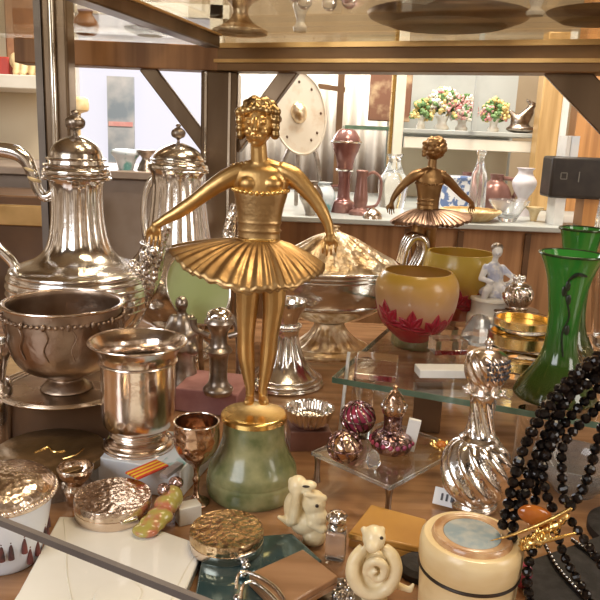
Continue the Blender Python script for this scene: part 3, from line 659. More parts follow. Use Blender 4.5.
# goblet
_, p = lathe_thing('small_goblet', 196, 503, 0, [(13, 503), (13, 501), (7, 498), (3, 493), (2.6, 484), (4.2, 479), (2.6, 474), (4, 466), (12, 459), (20, 449), (23, 438), (22.5, 428), (22.5, 421)], 'copper', 'small coppery engraved goblet on a thin stem beside the marble base', 'goblet', inn=(.0015, .035))
d = proj((p.x, p.y, .1))[2]/F; g = G(); ring(g, p.x, p.y, zrow(p.x, p.y, 421), 22.3*d, .9*d); obj('rim', g, 'silver_warm', _)

# ------------------------------------------------------------------ tins, jar, compacts
p = onY(50, 450, .665); zt = zrow(p.x, p.y, 450); d = proj((p.x, p.y, zt))[2]/F
t = thing('round_tin', (p.x, p.y, 0), 'wide round tin with a flat scratched brown lid', 'tin')
g = G(); lathe(g, p.x, p.y, [(52*d, 0), (52.5*d, .002), (52.5*d, zt-.008), (50*d, zt-.008)], 80); obj('body', g, 'tin_side', t)
g = G(); lathe(g, p.x, p.y, [(54*d, zt-.010), (55*d, zt-.009), (55*d, zt-.001), (53.5*d, zt), (20*d, zt+.0008)]+[(0, zt+.001)], 96); ld = obj('lid', g, 'tin_lid', t)
g = G(); tube(g, [(p.x-.012, p.y-.01, zt+.001), (p.x-.004, p.y+.004, zt+.0012), (p.x+.006, p.y-.006, zt+.0012), (p.x+.016, p.y-.002, zt+.001)], .0011, 6, 4); tube(g, [(p.x+.02, p.y-.02, zt+.0008), (p.x+.03, p.y-.01, zt+.0008), (p.x+.033, p.y+.004, zt+.0008)], .0008, 6, 4)
obj('lid_decoration', g, 'gilt', ld)
p = onY(2, 480, .525); zt = zrow(p.x, p.y, 480); d = proj((p.x, p.y, zt))[2]/F
t = thing('porcelain_jar', (p.x, p.y, 0), 'white porcelain jar with painted figures and a chased silver lid', 'jar')
g = G(); lathe(g, p.x, p.y, smooth_prof([(30*d, 0), (34*d, .004), (42*d, zt*.45), (46*d, zt-.02), (46*d, zt-.014), (40*d, zt-.012)], 4), 72); bd = obj('body', g, 'jar_white', t)
g = G(); rnd = random.Random(11)
for i in range(26):
    a = R(-100+i*7+rnd.uniform(-2, 2)); z = zt*rnd.uniform(.22, .42); rr = (34+10*min(1, z/(zt*.55)))*d
    c = V((p.x+rr*math.cos(a), p.y+rr*math.sin(a), z)); rt = Matrix.Rotation(a, 3, 'Z')
    if i % 2: continue
    tube(g, [c-V((0, 0, .009)), c-V((0, 0, .002)), c+V((0, 0, .004))], [.0026, .0020, .0009], 8, 2); ell(g, c+V((0, 0, .006)), (.0013, .0013, .0017), rt, 8, 6)
obj('painted_figures', g, 'paint_dark', bd)
g = G(); lathe(g, p.x, p.y, smooth_prof([(48*d, zt-.014), (51*d, zt-.012), (51*d, zt-.006), (48*d, zt-.002), (40*d, zt+.003), (25*d, zt+.007), (8*d, zt+.009)], 4)+[(0, zt+.009)], 80); ld = obj('lid', g, 'silver_warm_chased', t)
g = G()
for i in range(60): ell(g, (p.x+51*d*math.cos(TAU*i/60), p.y+51*d*math.sin(TAU*i/60), zt-.009), .0021, seg=8, rings=6)
obj('beaded_edge', g, 'silver_warm', ld)
# booklet
PZ = .012
cs = [onz(*c, PZ) for c in ((60, 517), (130, 520), (203, 546), (176, 610), (150, 668), (-30, 668), (20, 592))]
t = thing('satin_booklet', (sum(c.x for c in cs)/7, sum(c.y for c in cs)/7, 0), 'glossy white folded booklet lying flat under the round compact', 'booklet')
g = G(); prism(g, cs, 0, PZ-.003); obj('pages', g, 'page', t, bevel=.001)
cen = sum((V(c) for c in cs), V())/7
g = G(); prism(g, [cen+(V(c)-cen)*1.015 for c in cs], PZ-.003, PZ); obj('cover', g, 'satin', t, bevel=.0012)
g = G(); tube(g, [onz(x, y, PZ) for x, y in ((64, 519), (66, 545), (67, 575), (74, 610))], .0006, 6, 4); obj('fold_line', g, 'page', t); g = G(); tube(g, [onz(x, y, PZ) for x, y in ((200, 547), (183, 575), (160, 625))], .0006, 6, 4); obj('fold_line', g, 'page', t)
g = G(); c = onz(118, 596, PZ); lathe(g, c.x, c.y, [(.018, PZ), (.017, PZ+.0012), (.014, PZ+.0014)]+[(0, PZ+.0014)], 40); obj('embossed_oval', g, 'satin', t)
def compact(x, y, Y, hw, hpx, zs, mt, label):
    p = onY(x, y, Y); zt = zrow(p.x, p.y, y); d = proj((p.x, p.y, zt))[2]/F
    t = thing('powder_compact', (p.x, p.y, zs), label, 'compact', 'round metal compacts')
    r = hw*d; hm = zs+(zt-zs)*.5
    g = G(); lathe(g, p.x, p.y, [(r*.97, zs), (r, zs+.0015), (r, hm-.0004), (r*.98, hm)], 80); obj('base', g, 'silver_warm', t)
    g = G(); lathe(g, p.x, p.y, [(r*.98, hm), (r, hm+.0004), (r, zt-.0016), (r*.975, zt), (r*.93, zt-.0006), (r*.5, zt)]+[(0, zt+.0002)], 80); ld = obj('lid', g, mt, t)
    a = R(-52); g = G(); box(g, (p.x+r*math.cos(a), p.y+r*math.sin(a), hm), (.003, .016, .0035), a); obj('clasp', g, 'silver', t, bevel=.0008)
    return t
def yfor(x, y, z): return onz(x, y, z).y
compact(113, 495, yfor(113, 495, PZ+.0175), 38, 17, PZ, 'silver_warm_chased', 'round pinkish silver compact with chased lid resting on the white booklet')
TLZ = .013
cs2 = [onz(*c, TLZ) for c in ((205, 540), (292, 533), (322, 560), (262, 640), (188, 636))]
g = G(); prism(g, cs2, 0, TLZ); tag(obj('teal_glass_tile', g, 'teal_glass', bevel=.001), 'dark teal reflective glass slab lying under the golden compact', 'slab')
compact(227, 528, yfor(227, 528, TLZ+.017), 37, 17, TLZ, 'gold_chased', 'round golden compact with engraved lid on the dark teal slab')
compact(103, 463, yfor(103, 463, .052), 14, 12, .0, 'silver_chased', 'small round silver pillbox behind the two larger compacts') if False else None
lathe_thing('silver_salt', 76, 492, 0, [(9, 492), (12, 489), (9, 483), (16, 474), (18, 468), (17, 466)], 'silver_warm_chased', 'tiny open silver salt bowl squeezed between tin and compact', 'salt bowl', inn=(.0015, .008), Y=.618)
# olive ceramic frog-like piece and small cork block
p = onz(150, 533, PZ); d = proj(p)[2]/F
t = thing('ceramic_trinket', (p.x, p.y, PZ), 'olive and pink glazed ceramic trinket on the booklet edge', 'trinket')
g = G()
def PP(x, y, h): q = onz(x, y, PZ); return V((q.x, q.y, PZ+h))
ell(g, PP(146, 534, .004), (14*d, 12*d, .005)); ell(g, PP(153, 529, .006), (14*d, 11*d, .007)); ell(g, PP(160, 524, .008), (14*d, 11*d, .008)); ell(g, PP(166, 516, .011), (13*d, 11*d, .010)); ell(g, PP(172, 512, .015), (12*d, 10*d, .012))
obj('body', g, 'olive_ceramic', t, remesh=.0012, smoothing=3)
g = G(); ell(g, PP(164, 513, .024), (7*d, 7*d, .006)); ell(g, PP(176, 508, .026), (8*d, 7*d, .006)); obj('shell_top', g, 'filigree', t)
p = onz(172, 505, .0); 
g = G(); p = onz(188, 521, 0); box(g, (p.x, p.y, .009), (.022, .014, .018), R(30)); tag(obj('cardboard_block', g, 'page', bevel=.001), 'small cream cardboard block behind the golden compact', 'block')

# ------------------------------------------------------------------ dark items behind goblet
g = G(); p = onz(212, 412, 0); box(g, (p.x, p.y+.03, .016), (.085, .08, .032), R(-10)); tag(obj('pink_box', g, 'cloth_pink', bevel=.002), 'dusty pink cloth covered box behind the small goblet', 'box')
PBZ = .032
t0, p = lathe_thing('dark_candlestick', 218, 393, PBZ, [(14, 393), (15, 388), (10, 382), (9, 370), (10, 355), (14, 350), (9, 345), (8, 335), (12, 326), (15, 322), (13, 318)], 'pewter', 'dark metal candlestick with a bright silver cap behind the goblet', 'candlestick')
d = proj((p.x, p.y, .15))[2]/F; g = G(); z = zrow(p.x, p.y, 315); ell(g, (p.x, p.y, z), (13*d, 12*d, 8*d)); ell(g, (p.x, p.y, z-5*d), (9*d, 9*d, 6*d)); ell(g, (p.x-8*d, p.y-8*d, z-3*d), 4*d); ell(g, (p.x+7*d, p.y-8*d, z-2*d), 4.5*d); obj('silver_cap', g, 'silver', t0, remesh=.0015, smoothing=2)
for s in (-1, 1): g = G(); tube(g, [(p.x+s*10*d, p.y, zrow(p.x, p.y, 336)), (p.x+s*24*d, p.y, zrow(p.x, p.y, 330)), (p.x+s*26*d, p.y, zrow(p.x, p.y, 320))], [3*d, 3*d, 4*d], 10); obj('arm', g, 'pewter', t0)
# pewter figurine of a kneeling musician
p = onz(182, 394, 0); d = proj((p.x, p.y, .1))[2]/F
t = thing('pewter_figurine', (p.x, p.y, 0), 'dark pewter seated figurine with robe above the beaker rim', 'figurine')
def Z(y): return zrow(p.x, p.y, y)
g = G(); lathe(g, p.x, p.y, smooth_prof([(20*d, 0), (21*d, Z(386)), (15*d, Z(372)), (13*d, Z(352)), (16*d, Z(347)), (14*d, Z(344))], 3)); obj('pedestal', g, 'pewter', t)
g = G(); tube(g, [(p.x, p.y, Z(348)), (p.x, p.y, Z(335)), (p.x, p.y, Z(322)), (p.x-1*d, p.y, Z(314))], [17*d, 14*d, 11*d, 6*d], 16)
ell(g, (p.x, p.y-3*d, Z(303)), (6.5*d, 6.5*d, 8*d)); limb(g, (p.x, p.y, Z(319)), (p.x, p.y-2*d, Z(306)), 5*d, 4.4*d); ell(g, (p.x, p.y-9*d, Z(303)), 1.6*d)
limb(g, (p.x-9*d, p.y, Z(318)), (p.x-16*d, p.y-6*d, Z(332)), 4*d, 3*d); limb(g, (p.x-16*d, p.y-6*d, Z(332)), (p.x-6*d, p.y-12*d, Z(336)), 3*d, 2.6*d)
limb(g, (p.x+9*d, p.y, Z(318)), (p.x+15*d, p.y-6*d, Z(330)), 4*d, 3*d); limb(g, (p.x+15*d, p.y-6*d, Z(330)), (p.x+4*d, p.y-12*d, Z(336)), 3*d, 2.6*d)
limb(g, (p.x-8*d, p.y-6*d, Z(345)), (p.x-14*d, p.y-14*d, Z(346)), 7*d, 5*d); limb(g, (p.x+8*d, p.y-6*d, Z(345)), (p.x+14*d, p.y-14*d, Z(346)), 7*d, 5*d)
obj('figure', g, 'pewter', t, remesh=.0013, smoothing=2)
# standing oval green dish with a silver rim
c = onY(198, 288, .965); d = c.y/F*1.02
t = thing('oval_dish', (c.x, c.y, 0), 'oval pale green dish with silver rim propped upright behind the skirt', 'dish')
Rm = Matrix.Rotation(R(-14), 3, 'X') @ Matrix.Rotation(R(-28), 3, 'Y')
zc2 = zrow(c.x, c.y, 288)
g = G(); lathe(g, 0, 0, [(38*d, 0), (31*d, -.008), (0.0, -.010)], 72, sx=.80); 
Rx = Matrix.Rotation(R(90), 3, 'X')
g.v = [V((c.x, c.y, zc2))+Rm @ (Rx @ V(v)) for v in g.v]; obj('bowl', g, 'green_dish', t, solid=.002)
g = G(); ring(g, 0, 0, 0, 38*d, 1.5*d, 96, sx=.80); g.v = [V((c.x, c.y, zc2))+Rm @ (Rx @ V(v)) for v in g.v]; obj('rim', g, 'silver', t)
g = G(); lo = zc2-40*d; tube(g, [(c.x, c.y+.045, 0.003), (c.x, c.y+.028, lo*.7), (c.x+.01, c.y+.012, lo+.02)], .004, 8); tube(g, [(c.x-.04, c.y+.0, 0.003), (c.x-.02, c.y+.0, lo+.012), (c.x+.05, c.y, lo+.016), (c.x+.06, c.y, .003)], .004, 8); obj('wire_stand', g, 'pewter', t)

# ------------------------------------------------------------------ comport and tureen
t0, p = lathe_thing('silver_comport', 284, 383, 0, [(38, 383), (39, 380), (37, 377), (30, 372), (20, 360), (14, 346), (12, 334), (14, 328), (12, 322), (15, 314), (19, 306), (20, 300)], 'silver', 'silver footed comport on a flared ribbed foot behind the bronze legs', 'comport', inn=(.002, .09), flute=(12, .08, .03, .08))
d = proj((p.x, p.y, .05))[2]/F
g = G()
for i in range(36): ell(g, (p.x+14.5*d*math.cos(TAU*i/36), p.y+14.5*d*math.sin(TAU*i/36), zrow(p.x, p.y, 325)), 1.6*d, seg=8, rings=6)
obj('beaded_collar', g, 'silver', t0)
for hw, y in ((37.5, 377), (39, 381), (33, 374)): g = G(); ring(g, p.x, p.y, zrow(p.x, p.y, y), hw*d, 1*d); obj('foot_ring', g, 'silver', t0)
p = onz(328, 352, 0); X, Y = p.x, p.y; d = proj((X, Y, .15))[2]/F; rot = R(10)
t = thing('silver_tureen', (X, Y, 0), 'oval silver tureen with looped handle and golden domed lid', 'tureen')
def Z(y): return zrow(X, Y, y)
g = G(); lathe(g, X, Y, smooth_prof([(46*d, 0), (46*d, .006), (40*d, .012), (30*d, Z(340)), (19*d, Z(331)), (15*d, Z(322))], 4), 80, flute=(20, .05, .012, Z(326)), sy=.75, rot=rot); 
for r_, z_ in ((45, .006), (40, .013)): ring(g, X, Y, z_, r_*d, 1.1*d, sy=.75, rot=rot)
obj('foot', g, 'gilt_lid', t)
g = G(); lathe(g, X, Y, smooth_prof([(15*d, Z(322)), (34*d, Z(317)), (56*d, Z(305)), (68*d, Z(290)), (72*d, Z(276)), (75*d, Z(268))], 5), 96, sy=.62, rot=rot); obj('body', g, 'silver', t)
g = G()
for r_, y, tt in ((75, 268, 1.6), (74, 272, 1.3), (73, 276, 1.2), (60, 302, 1.4)): ring(g, X, Y, Z(y), r_*d, tt*d, 96, sy=.62, rot=rot)
obj('reeded_rim', g, 'silver', t)
g = G(); lathe(g, X, Y, smooth_prof([(72*d, Z(268)), (66*d, Z(262)), (50*d, Z(254)), (34*d, Z(245)), (20*d, Z(237)), (8*d, Z(232)), (5*d, Z(229)), (6*d, Z(226))], 4)+[(0, Z(225))], 80, sy=.62, rot=rot, flute=(14, .06, Z(262), Z(230))); obj('lid', g, 'gilt_lid', t)
cr, sr = math.cos(rot), math.sin(rot)
for s in (1, -1):
    g = G()
    for off in (-7, 0, 7):
        pts = []
        for u, y in ((60, 292), (74, 284), (88, 262), (93, 246), (89, 236), (80, 236), (74, 246), (71, 262)):
            pts.append((X+s*u*d*cr-off*d*sr, Y+s*u*d*sr+off*d*cr, Z(y)))
        tube(g, pts, [3*d, 4*d, 4.6*d, 4.6*d, 4.4*d, 4*d, 3.4*d, 3*d], 10, 5)
    obj('handle', g, 'silver_chased' if s < 0 else 'silver', t)

# ------------------------------------------------------------------ step shelf of glass
GZ = .08
e0, e1 = onz(333, 377, GZ), onz(427, 393, GZ); ev = (e1-e0).normalized(); fn = V((-ev.y, ev.x, 0))
c0, c1 = e0, e0+ev*.36; c2, c3 = c1+fn*.36, c0+fn*.36
t = thing('glass_step_shelf', ((c0+c2)/2).to_tuple()[:2]+(GZ-.007,), 'low clear glass shelf on clear posts carrying the red bowls and green vases', 'shelf')
g = G(); prism(g, [c0, c1, c2, c3], GZ-.007, GZ); obj('sheet', g, 'pane', t)
g = G(); bar(g, c0+V((0, 0, -.0035))-fn*.0006, c1+V((0, 0, -.0035))-fn*.0006, .0012, .0068); bar(g, c0+V((0, 0, -.0035))-ev*.0006, c3+V((0, 0, -.0035))-ev*.0006, .0012, .0068); obj('polished_edge', g, 'glass_edge', t)
for q in (e0+ev*.225+fn*.025, e0+ev*.03+fn*.03, e0+ev*.335+fn*.03, e0+ev*.08+fn*.33, e0+ev*.335+fn*.33):
    g = G(); lathe(g, q.x, q.y, [(.014, 0), (.014, GZ-.007)], 24); obj('clear_post', g, 'acrylic', t)
def vessel(*a, **k): return lathe_thing(*a, **k)
def cameo(x, yb, prof, mt, label, lip):
    o, p = lathe_thing('cameo_glass_bowl', x, yb, GZ, prof, mt, label, 'bowl', 'cameo glass bowls', inn=(.003, .012))
    pr = smooth_prof(pxprof(p.x, p.y, prof), 4); d = proj((p.x, p.y, GZ+.03))[2]/F
    def rad(z):
        for (r0_, z0_), (r1_, z1_) in zip(pr, pr[1:]):
            if z0_ <= z <= z1_: return r0_+(r1_-r0_)*(z-z0_)/max(1e-9, z1_-z0_)
        return pr[-1][0]
    rnd = random.Random(int(x)); g = G(); zl = pr[-1][1]-GZ
    for i in range(9):
        a0 = TAU*i/9-1.9+rnd.uniform(-.12, .12); zc = GZ+zl*rnd.uniform(.16, .32); sz = rnd.uniform(.8, 1.15)
        for m in range(5):
            th = PI/2+(m-2)*.75+rnd.uniform(-.15, .15); L_ = (15, 18, 21, 18, 15)[m]*d*sz
            for half in (1, -1):
                pts = []
                for q in range(9):
                    f = q/8; w_ = half*L_*.26*math.sin(PI*f**.8)
                    for ww in (0, w_):
                        u = math.cos(th)*L_*f-math.sin(th)*ww; v = math.sin(th)*L_*f+math.cos(th)*ww
                        z = min(max(zc+v, GZ+.002), pr[-1][1]-.004); r_ = rad(z)+.0006; a = a0+u/max(r_, .01)
                        pts.append((p.x+r_*math.cos(a), p.y+r_*math.sin(a), z))
                g.add(pts, [(2*q, 2*q+1, 2*q+3, 2*q+2) for q in range(8)])
    lf = obj('leaf_relief', g, 'cameo_leaf', o, solid=.0008); lf['label'] = 'crimson leaves in low relief'
    return o
cameo(413, 339, [(15, 339), (17, 337), (22, 333), (30, 325), (36, 315), (40, 302), (41.5, 290), (40.5, 281), (37, 274), (34.5, 271)], 'cameo', 'round yellow and red cameo glass bowl with crimson leaves, the nearer one', 0)
cameo(455, 318, [(14, 318), (18, 314), (26, 306), (32, 296), (36, 284), (37, 272), (36, 262), (34, 255), (33, 252)], 'cameo_b', 'yellow glass bowl with red leaves serving as the mirror image of its twin', 0)  # solid bowl added as the mirror image of the nearer one
q = onz(372, 388, GZ)
for (x, y, w_, dp, h_, rz, lab) in ((376, 377, .05, .03, .026, -.2, 'clear acrylic block on the glass shelf below the nearer red bowl'), (447, 352, .045, .03, .02, .15, 'low clear acrylic block on the glass shelf between bowl and gilt dishes')):
    q = onz(x, y, GZ); g = G(); box(g, (q.x, q.y, GZ+h_/2), (w_, dp, h_), rz); tag(obj('acrylic_block', g, 'acrylic', bevel=.0008), lab, 'block')
# green vases
def green_vase(x, yb, prof, label, rim):
    p = onz(x, yb, GZ); d = proj((p.x, p.y, .2))[2]/F
    t = thing('green_vase', (p.x, p.y, GZ), label, 'vase', 'green glass vases')
    pr = pxprof(p.x, p.y, prof); pr[0] = (pr[0][0], GZ)
    g = G(); lathe(g, p.x, p.y, inner(smooth_prof(pr, 5), .0025, GZ+.02), 72); bd = obj('body', g, 'green_glass', t)
    g = G(); ring(g, p.x, p.y, zrow(p.x, p.y, rim[1]), rim[0]*d, 1.3*d, 64); obj('rim', g, 'green_band', t)
    return t, p, d
t, p, d = green_vase(554, 396, [(39, 396), (40, 393), (36, 384), (27, 371), (19, 357), (15.5, 340), (15.5, 318), (17.5, 300), (21, 280), (26, 265), (31.5, 254)], 'tall green glass vase with flared foot and black stem decoration, in front', (31, 254))
g = G()
def vp(x, y, r): 
    z = zrow(p.x, p.y, y); xx = (x-554)*d; rr = r*d; return (p.x+xx, p.y-math.sqrt(max(rr*rr-xx*xx, 1e-8)), z)
tube(g, [vp(551, 352, 17.6), vp(548, 330, 16.2), vp(552, 312, 17.2), vp(546, 292, 19.4), vp(546, 276, 22.4)], .9*d, 6, 5)
tube(g, [vp(546, 276, 22.6), vp(552, 270, 24.6), vp(562, 272, 24)], [1.2*d, 2.2*d, .8*d], 6, 4)
for (x, y, r) in ((544, 288, 19.8), (549, 296, 18.8), (546, 282, 21.4), (552, 326, 16.4)): ell(g, vp(x, y, r), (2.6*d, .9*d, 5.4*d), seg=10, rings=6)
obj('black_stem_motif', g, 'enamel_black', t)
green_vase(566, 352, [(26, 352), (27, 349), (22, 342), (16, 328), (13.5, 310), (13.5, 290), (15, 265), (17, 246), (19, 236), (21, 229)], 'plain green vase serving as the mirror image of the decorated green vase', (21, 229))  # solid vase added as the mirror image of the front one
# clear tumbler vase at the edge
t0, p = lathe_thing('clear_glass_vase', 614, 347, GZ, [(20, 347), (22, 343), (25, 320), (30, 280), (34, 240), (34, 210), (31, 185), (32, 172)], 'clear', 'tall clear glass vase cut off by the picture edge beside the vases', 'vase', inn=(.003, .012))
d = proj((p.x, p.y, .3))[2]/F; g = G(); ring(g, p.x, p.y, zrow(p.x, p.y, 172), 31.5*d, 1.2*d); obj('gilt_rim', g, 'gilt', t0)
# stacked gilt glass dishes
p = onz(518, 371, GZ); d = proj((p.x, p.y, GZ))[2]/F
lev = [GZ, zrow(p.x, p.y, 352), zrow(p.x, p.y, 330)]
for i, (hw, lab) in enumerate(((36, 'clear glass stand with gilt band at the bottom of the dish stack'), (33, 'gilt lined clear glass dish in the middle of the stack'), (29, 'gilt lined clear glass dish on top of the stack'))):
    z0 = lev[i]; h = (lev[i+1]-z0-.0006) if i < 2 else .016
    t = thing('gilt_glass_dish', (p.x, p.y, z0), lab, 'dish', 'stacked gilt glass dishes')
    g = G(); r = hw*d; pr = [(r*.80, z0), (r*.9, z0+.001), (r, z0+h*.35), (r, z0+h), (r-.002, z0+h), (r-.002, z0+h*.42), (r*.7, z0+h*.3)]+[(0, z0+h*.3)]
    lathe(g, p.x, p.y, pr, 64); obj('bowl', g, 'clear', t)
    g = G(); lathe(g, p.x, p.y, [(r-.003, z0+h*.45), (r-.003, z0+h*.9), (r-.0036, z0+h*.9), (r-.0036, z0+h*.5), (r*.7, z0+h*.36)]+[(0, z0+h*.36)], 64); obj('gilt_lining', g, 'gilt', t)
# small silver pot on a plinth
p = onz(513, 334, GZ); 
t0, _ = lathe_thing('dark_plinth', 513, 333, GZ, [(24, 333), (24, 328), (19, 324), (19, 314), (23, 311), (22, 309)], 'wood_dark', 'round dark wooden plinth under the little lidded pot', 'plinth')
zp = zrow(p.x, p.y, 309); p = onz(513, 333, GZ); d = proj((p.x, p.y, zp))[2]/F; zp = zrow(p.x, p.y, 309)
t = thing('lidded_pot', (p.x, p.y, zp), 'little fluted silver pot with crown shaped lid behind the dish stack', 'pot')
g = G(); lathe(g, p.x, p.y, smooth_prof([(11*d, zp), (12*d, zp+2*d), (11*d, zp+4*d), (14*d, zp+10*d), (14.5*d, zp+17*d), (12*d, zp+23*d)], 4), 72, flute=(16, .09, zp+4*d, zp+24*d), twist=.6); obj('body', g, 'silver_warm', t)
g = G(); lathe(g, p.x, p.y, smooth_prof([(12.5*d, zp+23*d), (13*d, zp+24*d), (9*d, zp+27*d), (4*d, zp+29*d)], 3)+[(0, zp+30*d)], 48)
for i in range(5): ell(g, (p.x+4.5*d*math.cos(TAU*i/5), p.y+4.5*d*math.sin(TAU*i/5), zp+31*d), (2.2*d, 2.2*d, 3.6*d), seg=10, rings=6)
obj('lid', g, 'silver', t)
# crystal pyramid
p = onz(478, 342, GZ); d = proj((p.x, p.y, GZ))[2]/F
g = G(); prof = [(19*d, GZ), (20*d, GZ+.006), (15*d, GZ+.024), (8*d, GZ+.038), (0, GZ+.042)]; lathe(g, p.x, p.y, prof, 6, rot=.3); t0 = tag(obj('crystal_pyramid', g, 'crystal', smooth=False, org=(p.x, p.y, GZ)), 'clear faceted crystal paperweight in front of the porcelain group', 'paperweight')
# porcelain group
p = onz(489, 316, GZ); p = V((p.x*.93, p.y*.93, GZ)); d = proj((p.x, p.y, .15))[2]/F
X, Y = p.x, p.y
def Z(y): return zrow(X, Y, y)
x0 = proj((X, Y, Z(290)))[0]
t = thing('porcelain_group', (X, Y, GZ), 'white and blue porcelain figure seated on a round plinth', 'figurine')
g = G(); lathe(g, X, Y, smooth_prof([(22*d, GZ), (22*d, Z(316)), (19*d, Z(312)), (19*d, Z(302)), (21*d, Z(299)), (20*d, Z(296))], 3), 48); obj('plinth', g, 'porcelain_white', t)
def Q(dx, y, dy=0): return V((X+dx*d, Y+dy*d, Z(y)))
g = G(); ell(g, Q(2, 292), (15*d, 12*d, 7*d)); tube(g, [Q(2, 288), Q(2, 276), Q(0, 268), Q(0, 262)], [9*d, 8*d, 8.5*d, 4*d], 14)
ell(g, Q(1, 251, -2), (5.4*d, 5.6*d, 6.6*d)); ell(g, Q(0, 253, -8), (1.5*d, 1.6*d, 1.6*d)); limb(g, Q(0, 262), Q(1, 255), 3*d, 3*d)
limb(g, Q(-8, 268), Q(-13, 278, -5), 4*d, 3*d); limb(g, Q(-13, 278, -5), Q(-4, 280, -11), 3*d, 2.4*d)
limb(g, Q(8, 268), Q(16, 274, -3), 4*d, 3*d); limb(g, Q(16, 274, -3), Q(24, 280, -5), 3*d, 2.2*d)
limb(g, Q(-3, 286, -5), Q(-9, 288, -14), 5*d, 4*d); limb(g, Q(-9, 288, -14), Q(-11, 298, -13), 4*d, 3*d)
limb(g, Q(6, 286, -5), Q(9, 287, -14), 5*d, 4*d); limb(g, Q(9, 287, -14), Q(8, 298, -13), 4*d, 3*d)
ell(g, Q(14, 288, -4), (7*d, 6*d, 8*d)); ell(g, Q(17, 281, -7), (4*d, 4*d, 4*d))
obj('figure', g, 'porcelain', t, remesh=.0013, smoothing=2)
g = G(); ell(g, Q(1, 247.5, 0), (6*d, 6*d, 5*d)); obj('hair', g, 'pewter', t)
# white slab under shelf & small dish
q = onz(440, 378, GZ); g = G(); box(g, (q.x+.004, q.y+.012, GZ+.005), (.062, .026, .010), R(6)); tag(obj('white_label_holder', g, 'white_card', bevel=.0008), 'white card label block on the glass shelf below the red bowl', 'label')
lathe_thing('cut_glass_dish', 596, 362, GZ, [(16, 362), (17, 360), (22, 352), (28, 344), (29, 342)], 'clear', 'shallow clear cut glass dish behind the black beads', 'dish', inn=(.002, .004), flute=(14, .06, GZ, GZ+.03))

# ------------------------------------------------------------------ acrylic tray and its trinkets
AZ = .034
f0 = onz(390, 487, AZ); l0 = onz(312, 452, AZ); r0 = onz(462, 448, AZ); k0 = l0+r0-f0
t = thing('acrylic_tray', (f0.x, f0.y, 0), 'clear acrylic tray on short feet carrying jewelled trinkets', 'tray')
g = G(); prism(g, [f0, r0, k0, l0], AZ-.003, AZ); obj('sheet', g, 'pane', t)
g = G()
for a_, b_ in ((f0, r0), (f0, l0), (l0, k0), (r0, k0)): bar(g, a_-V((0, 0, .0015)), b_-V((0, 0, .0015)), .0018, .0036)
obj('bright_edge', g, 'crystal', t)
cc = (f0+k0)/2
for q in (f0, l0, r0, k0):
    q = q+(cc-q)*.08; g = G(); lathe(g, q.x, q.y, [(.004, 0), (.003, .01), (.003, AZ-.012), (.0045, AZ-.003)], 16); obj('foot', g, 'pewter', t)
# jewelled scent bottle
p = onz(391, 449, AZ); d = proj((p.x, p.y, AZ))[2]/F
def Z(y): return zrow(p.x, p.y, y)
t = thing('jewelled_scent_bottle', (p.x, p.y, AZ), 'tall jewelled scent bottle with red stones on the acrylic tray', 'bottle')
g = G(); lathe(g, p.x, p.y, smooth_prof([(18*d, AZ), (20*d, Z(446)), (21*d, Z(440)), (18*d, Z(434)), (10*d, Z(430)), (9*d, Z(426)), (9.5*d, Z(416)), (11*d, Z(413))], 4), 48); obj('body', g, 'filigree', t)
g = G()
for i in range(18): a = TAU*i/18; ell(g, (p.x+20.5*d*math.cos(a), p.y+20.5*d*math.sin(a), Z(440)), 2.6*d, seg=8, rings=6)
obj('red_stones', g, 'gem', t)
g = G(); lathe(g, p.x, p.y, smooth_prof([(11*d, Z(413)), (12*d, Z(410)), (11.5*d, Z(403)), (10*d, Z(400)), (8*d, Z(396)), (5*d, Z(392)), (2.6*d, Z(390)), (3*d, Z(386))], 3)+[(0, Z(384))], 40); st = obj('stopper', g, 'copper', t)
g = G()
for i in range(10): a = TAU*i/10; ell(g, (p.x+11.6*d*math.cos(a), p.y+11.6*d*math.sin(a), Z(406)), (2*d, 2*d, 3*d), seg=8, rings=6)
obj('pearl_band', g, 'sparkle', st)
def trinket_ball(name, x, yb, r, mt, mt2, label, nrib=10):
    p = onz(x, yb, AZ); d = proj((p.x, p.y, AZ))[2]/F
    t = thing(name, (p.x, p.y, AZ), label, 'trinket')
    g = G(); zc = AZ+r*d*.92; ell(g, (p.x, p.y, zc), (r*d*.93, r*d*.93, r*d*.9), seg=24, rings=16); obj('body', g, mt, t)
    g = G()
    for i in range(nrib):
        a = TAU*i/nrib; pts = [(p.x+r*d*math.sin(b)*math.cos(a+.5*b), p.y+r*d*math.sin(b)*math.sin(a+.5*b), zc+r*d*.95*math.cos(b)) for b in (.25, .7, 1.2, 1.7, 2.2, 2.7)]
        tube(g, pts, 1.1*d, 6, 3)
    ring(g, p.x, p.y, zc, r*d, 1.1*d)
    obj('filigree_ribs', g, mt2, t)
    return t
trinket_ball('filigree_ball', 357, 432, 17, 'gem', 'filigree', 'round filigree ball behind the coppery egg on the tray', 14)
trinket_ball('coppery_egg', 344, 461, 17, 'copper', 'filigree', 'coppery orange enamel egg with beaded band on the tray', 8)
p = onz(373, 466, AZ); d = proj(p)[2]/F; g = G(); lathe(g, p.x, p.y, [(6*d, AZ), (7.5*d, AZ+4*d), (6*d, AZ+12*d), (2*d, AZ+17*d), (0, AZ+18*d)], 7); tag(obj('crystal_drop', g, 'crystal', smooth=False), 'small clear crystal drop between egg and scent bottle', 'crystal')
p = onz(411, 452, AZ); g = G(); box(g, (p.x, p.y+.004, AZ+.018), (.013, .005, .036), R(-10), tilt=Matrix.Rotation(R(8), 3, 'Y')); t0 = tag(obj('white_card', g, 'white_card', bevel=.0006), 'small white card standing beside the jewelled scent bottle', 'card')
g = G(); p = onz(428, 446, 0); box(g, (p.x+.006, p.y+.055, .03), (.035, .03, .06), R(-10)); tag(obj('dark_block', g, 'wood_dark', bevel=.002), 'dark brown wooden block under the glass shelf behind the white card', 'block')
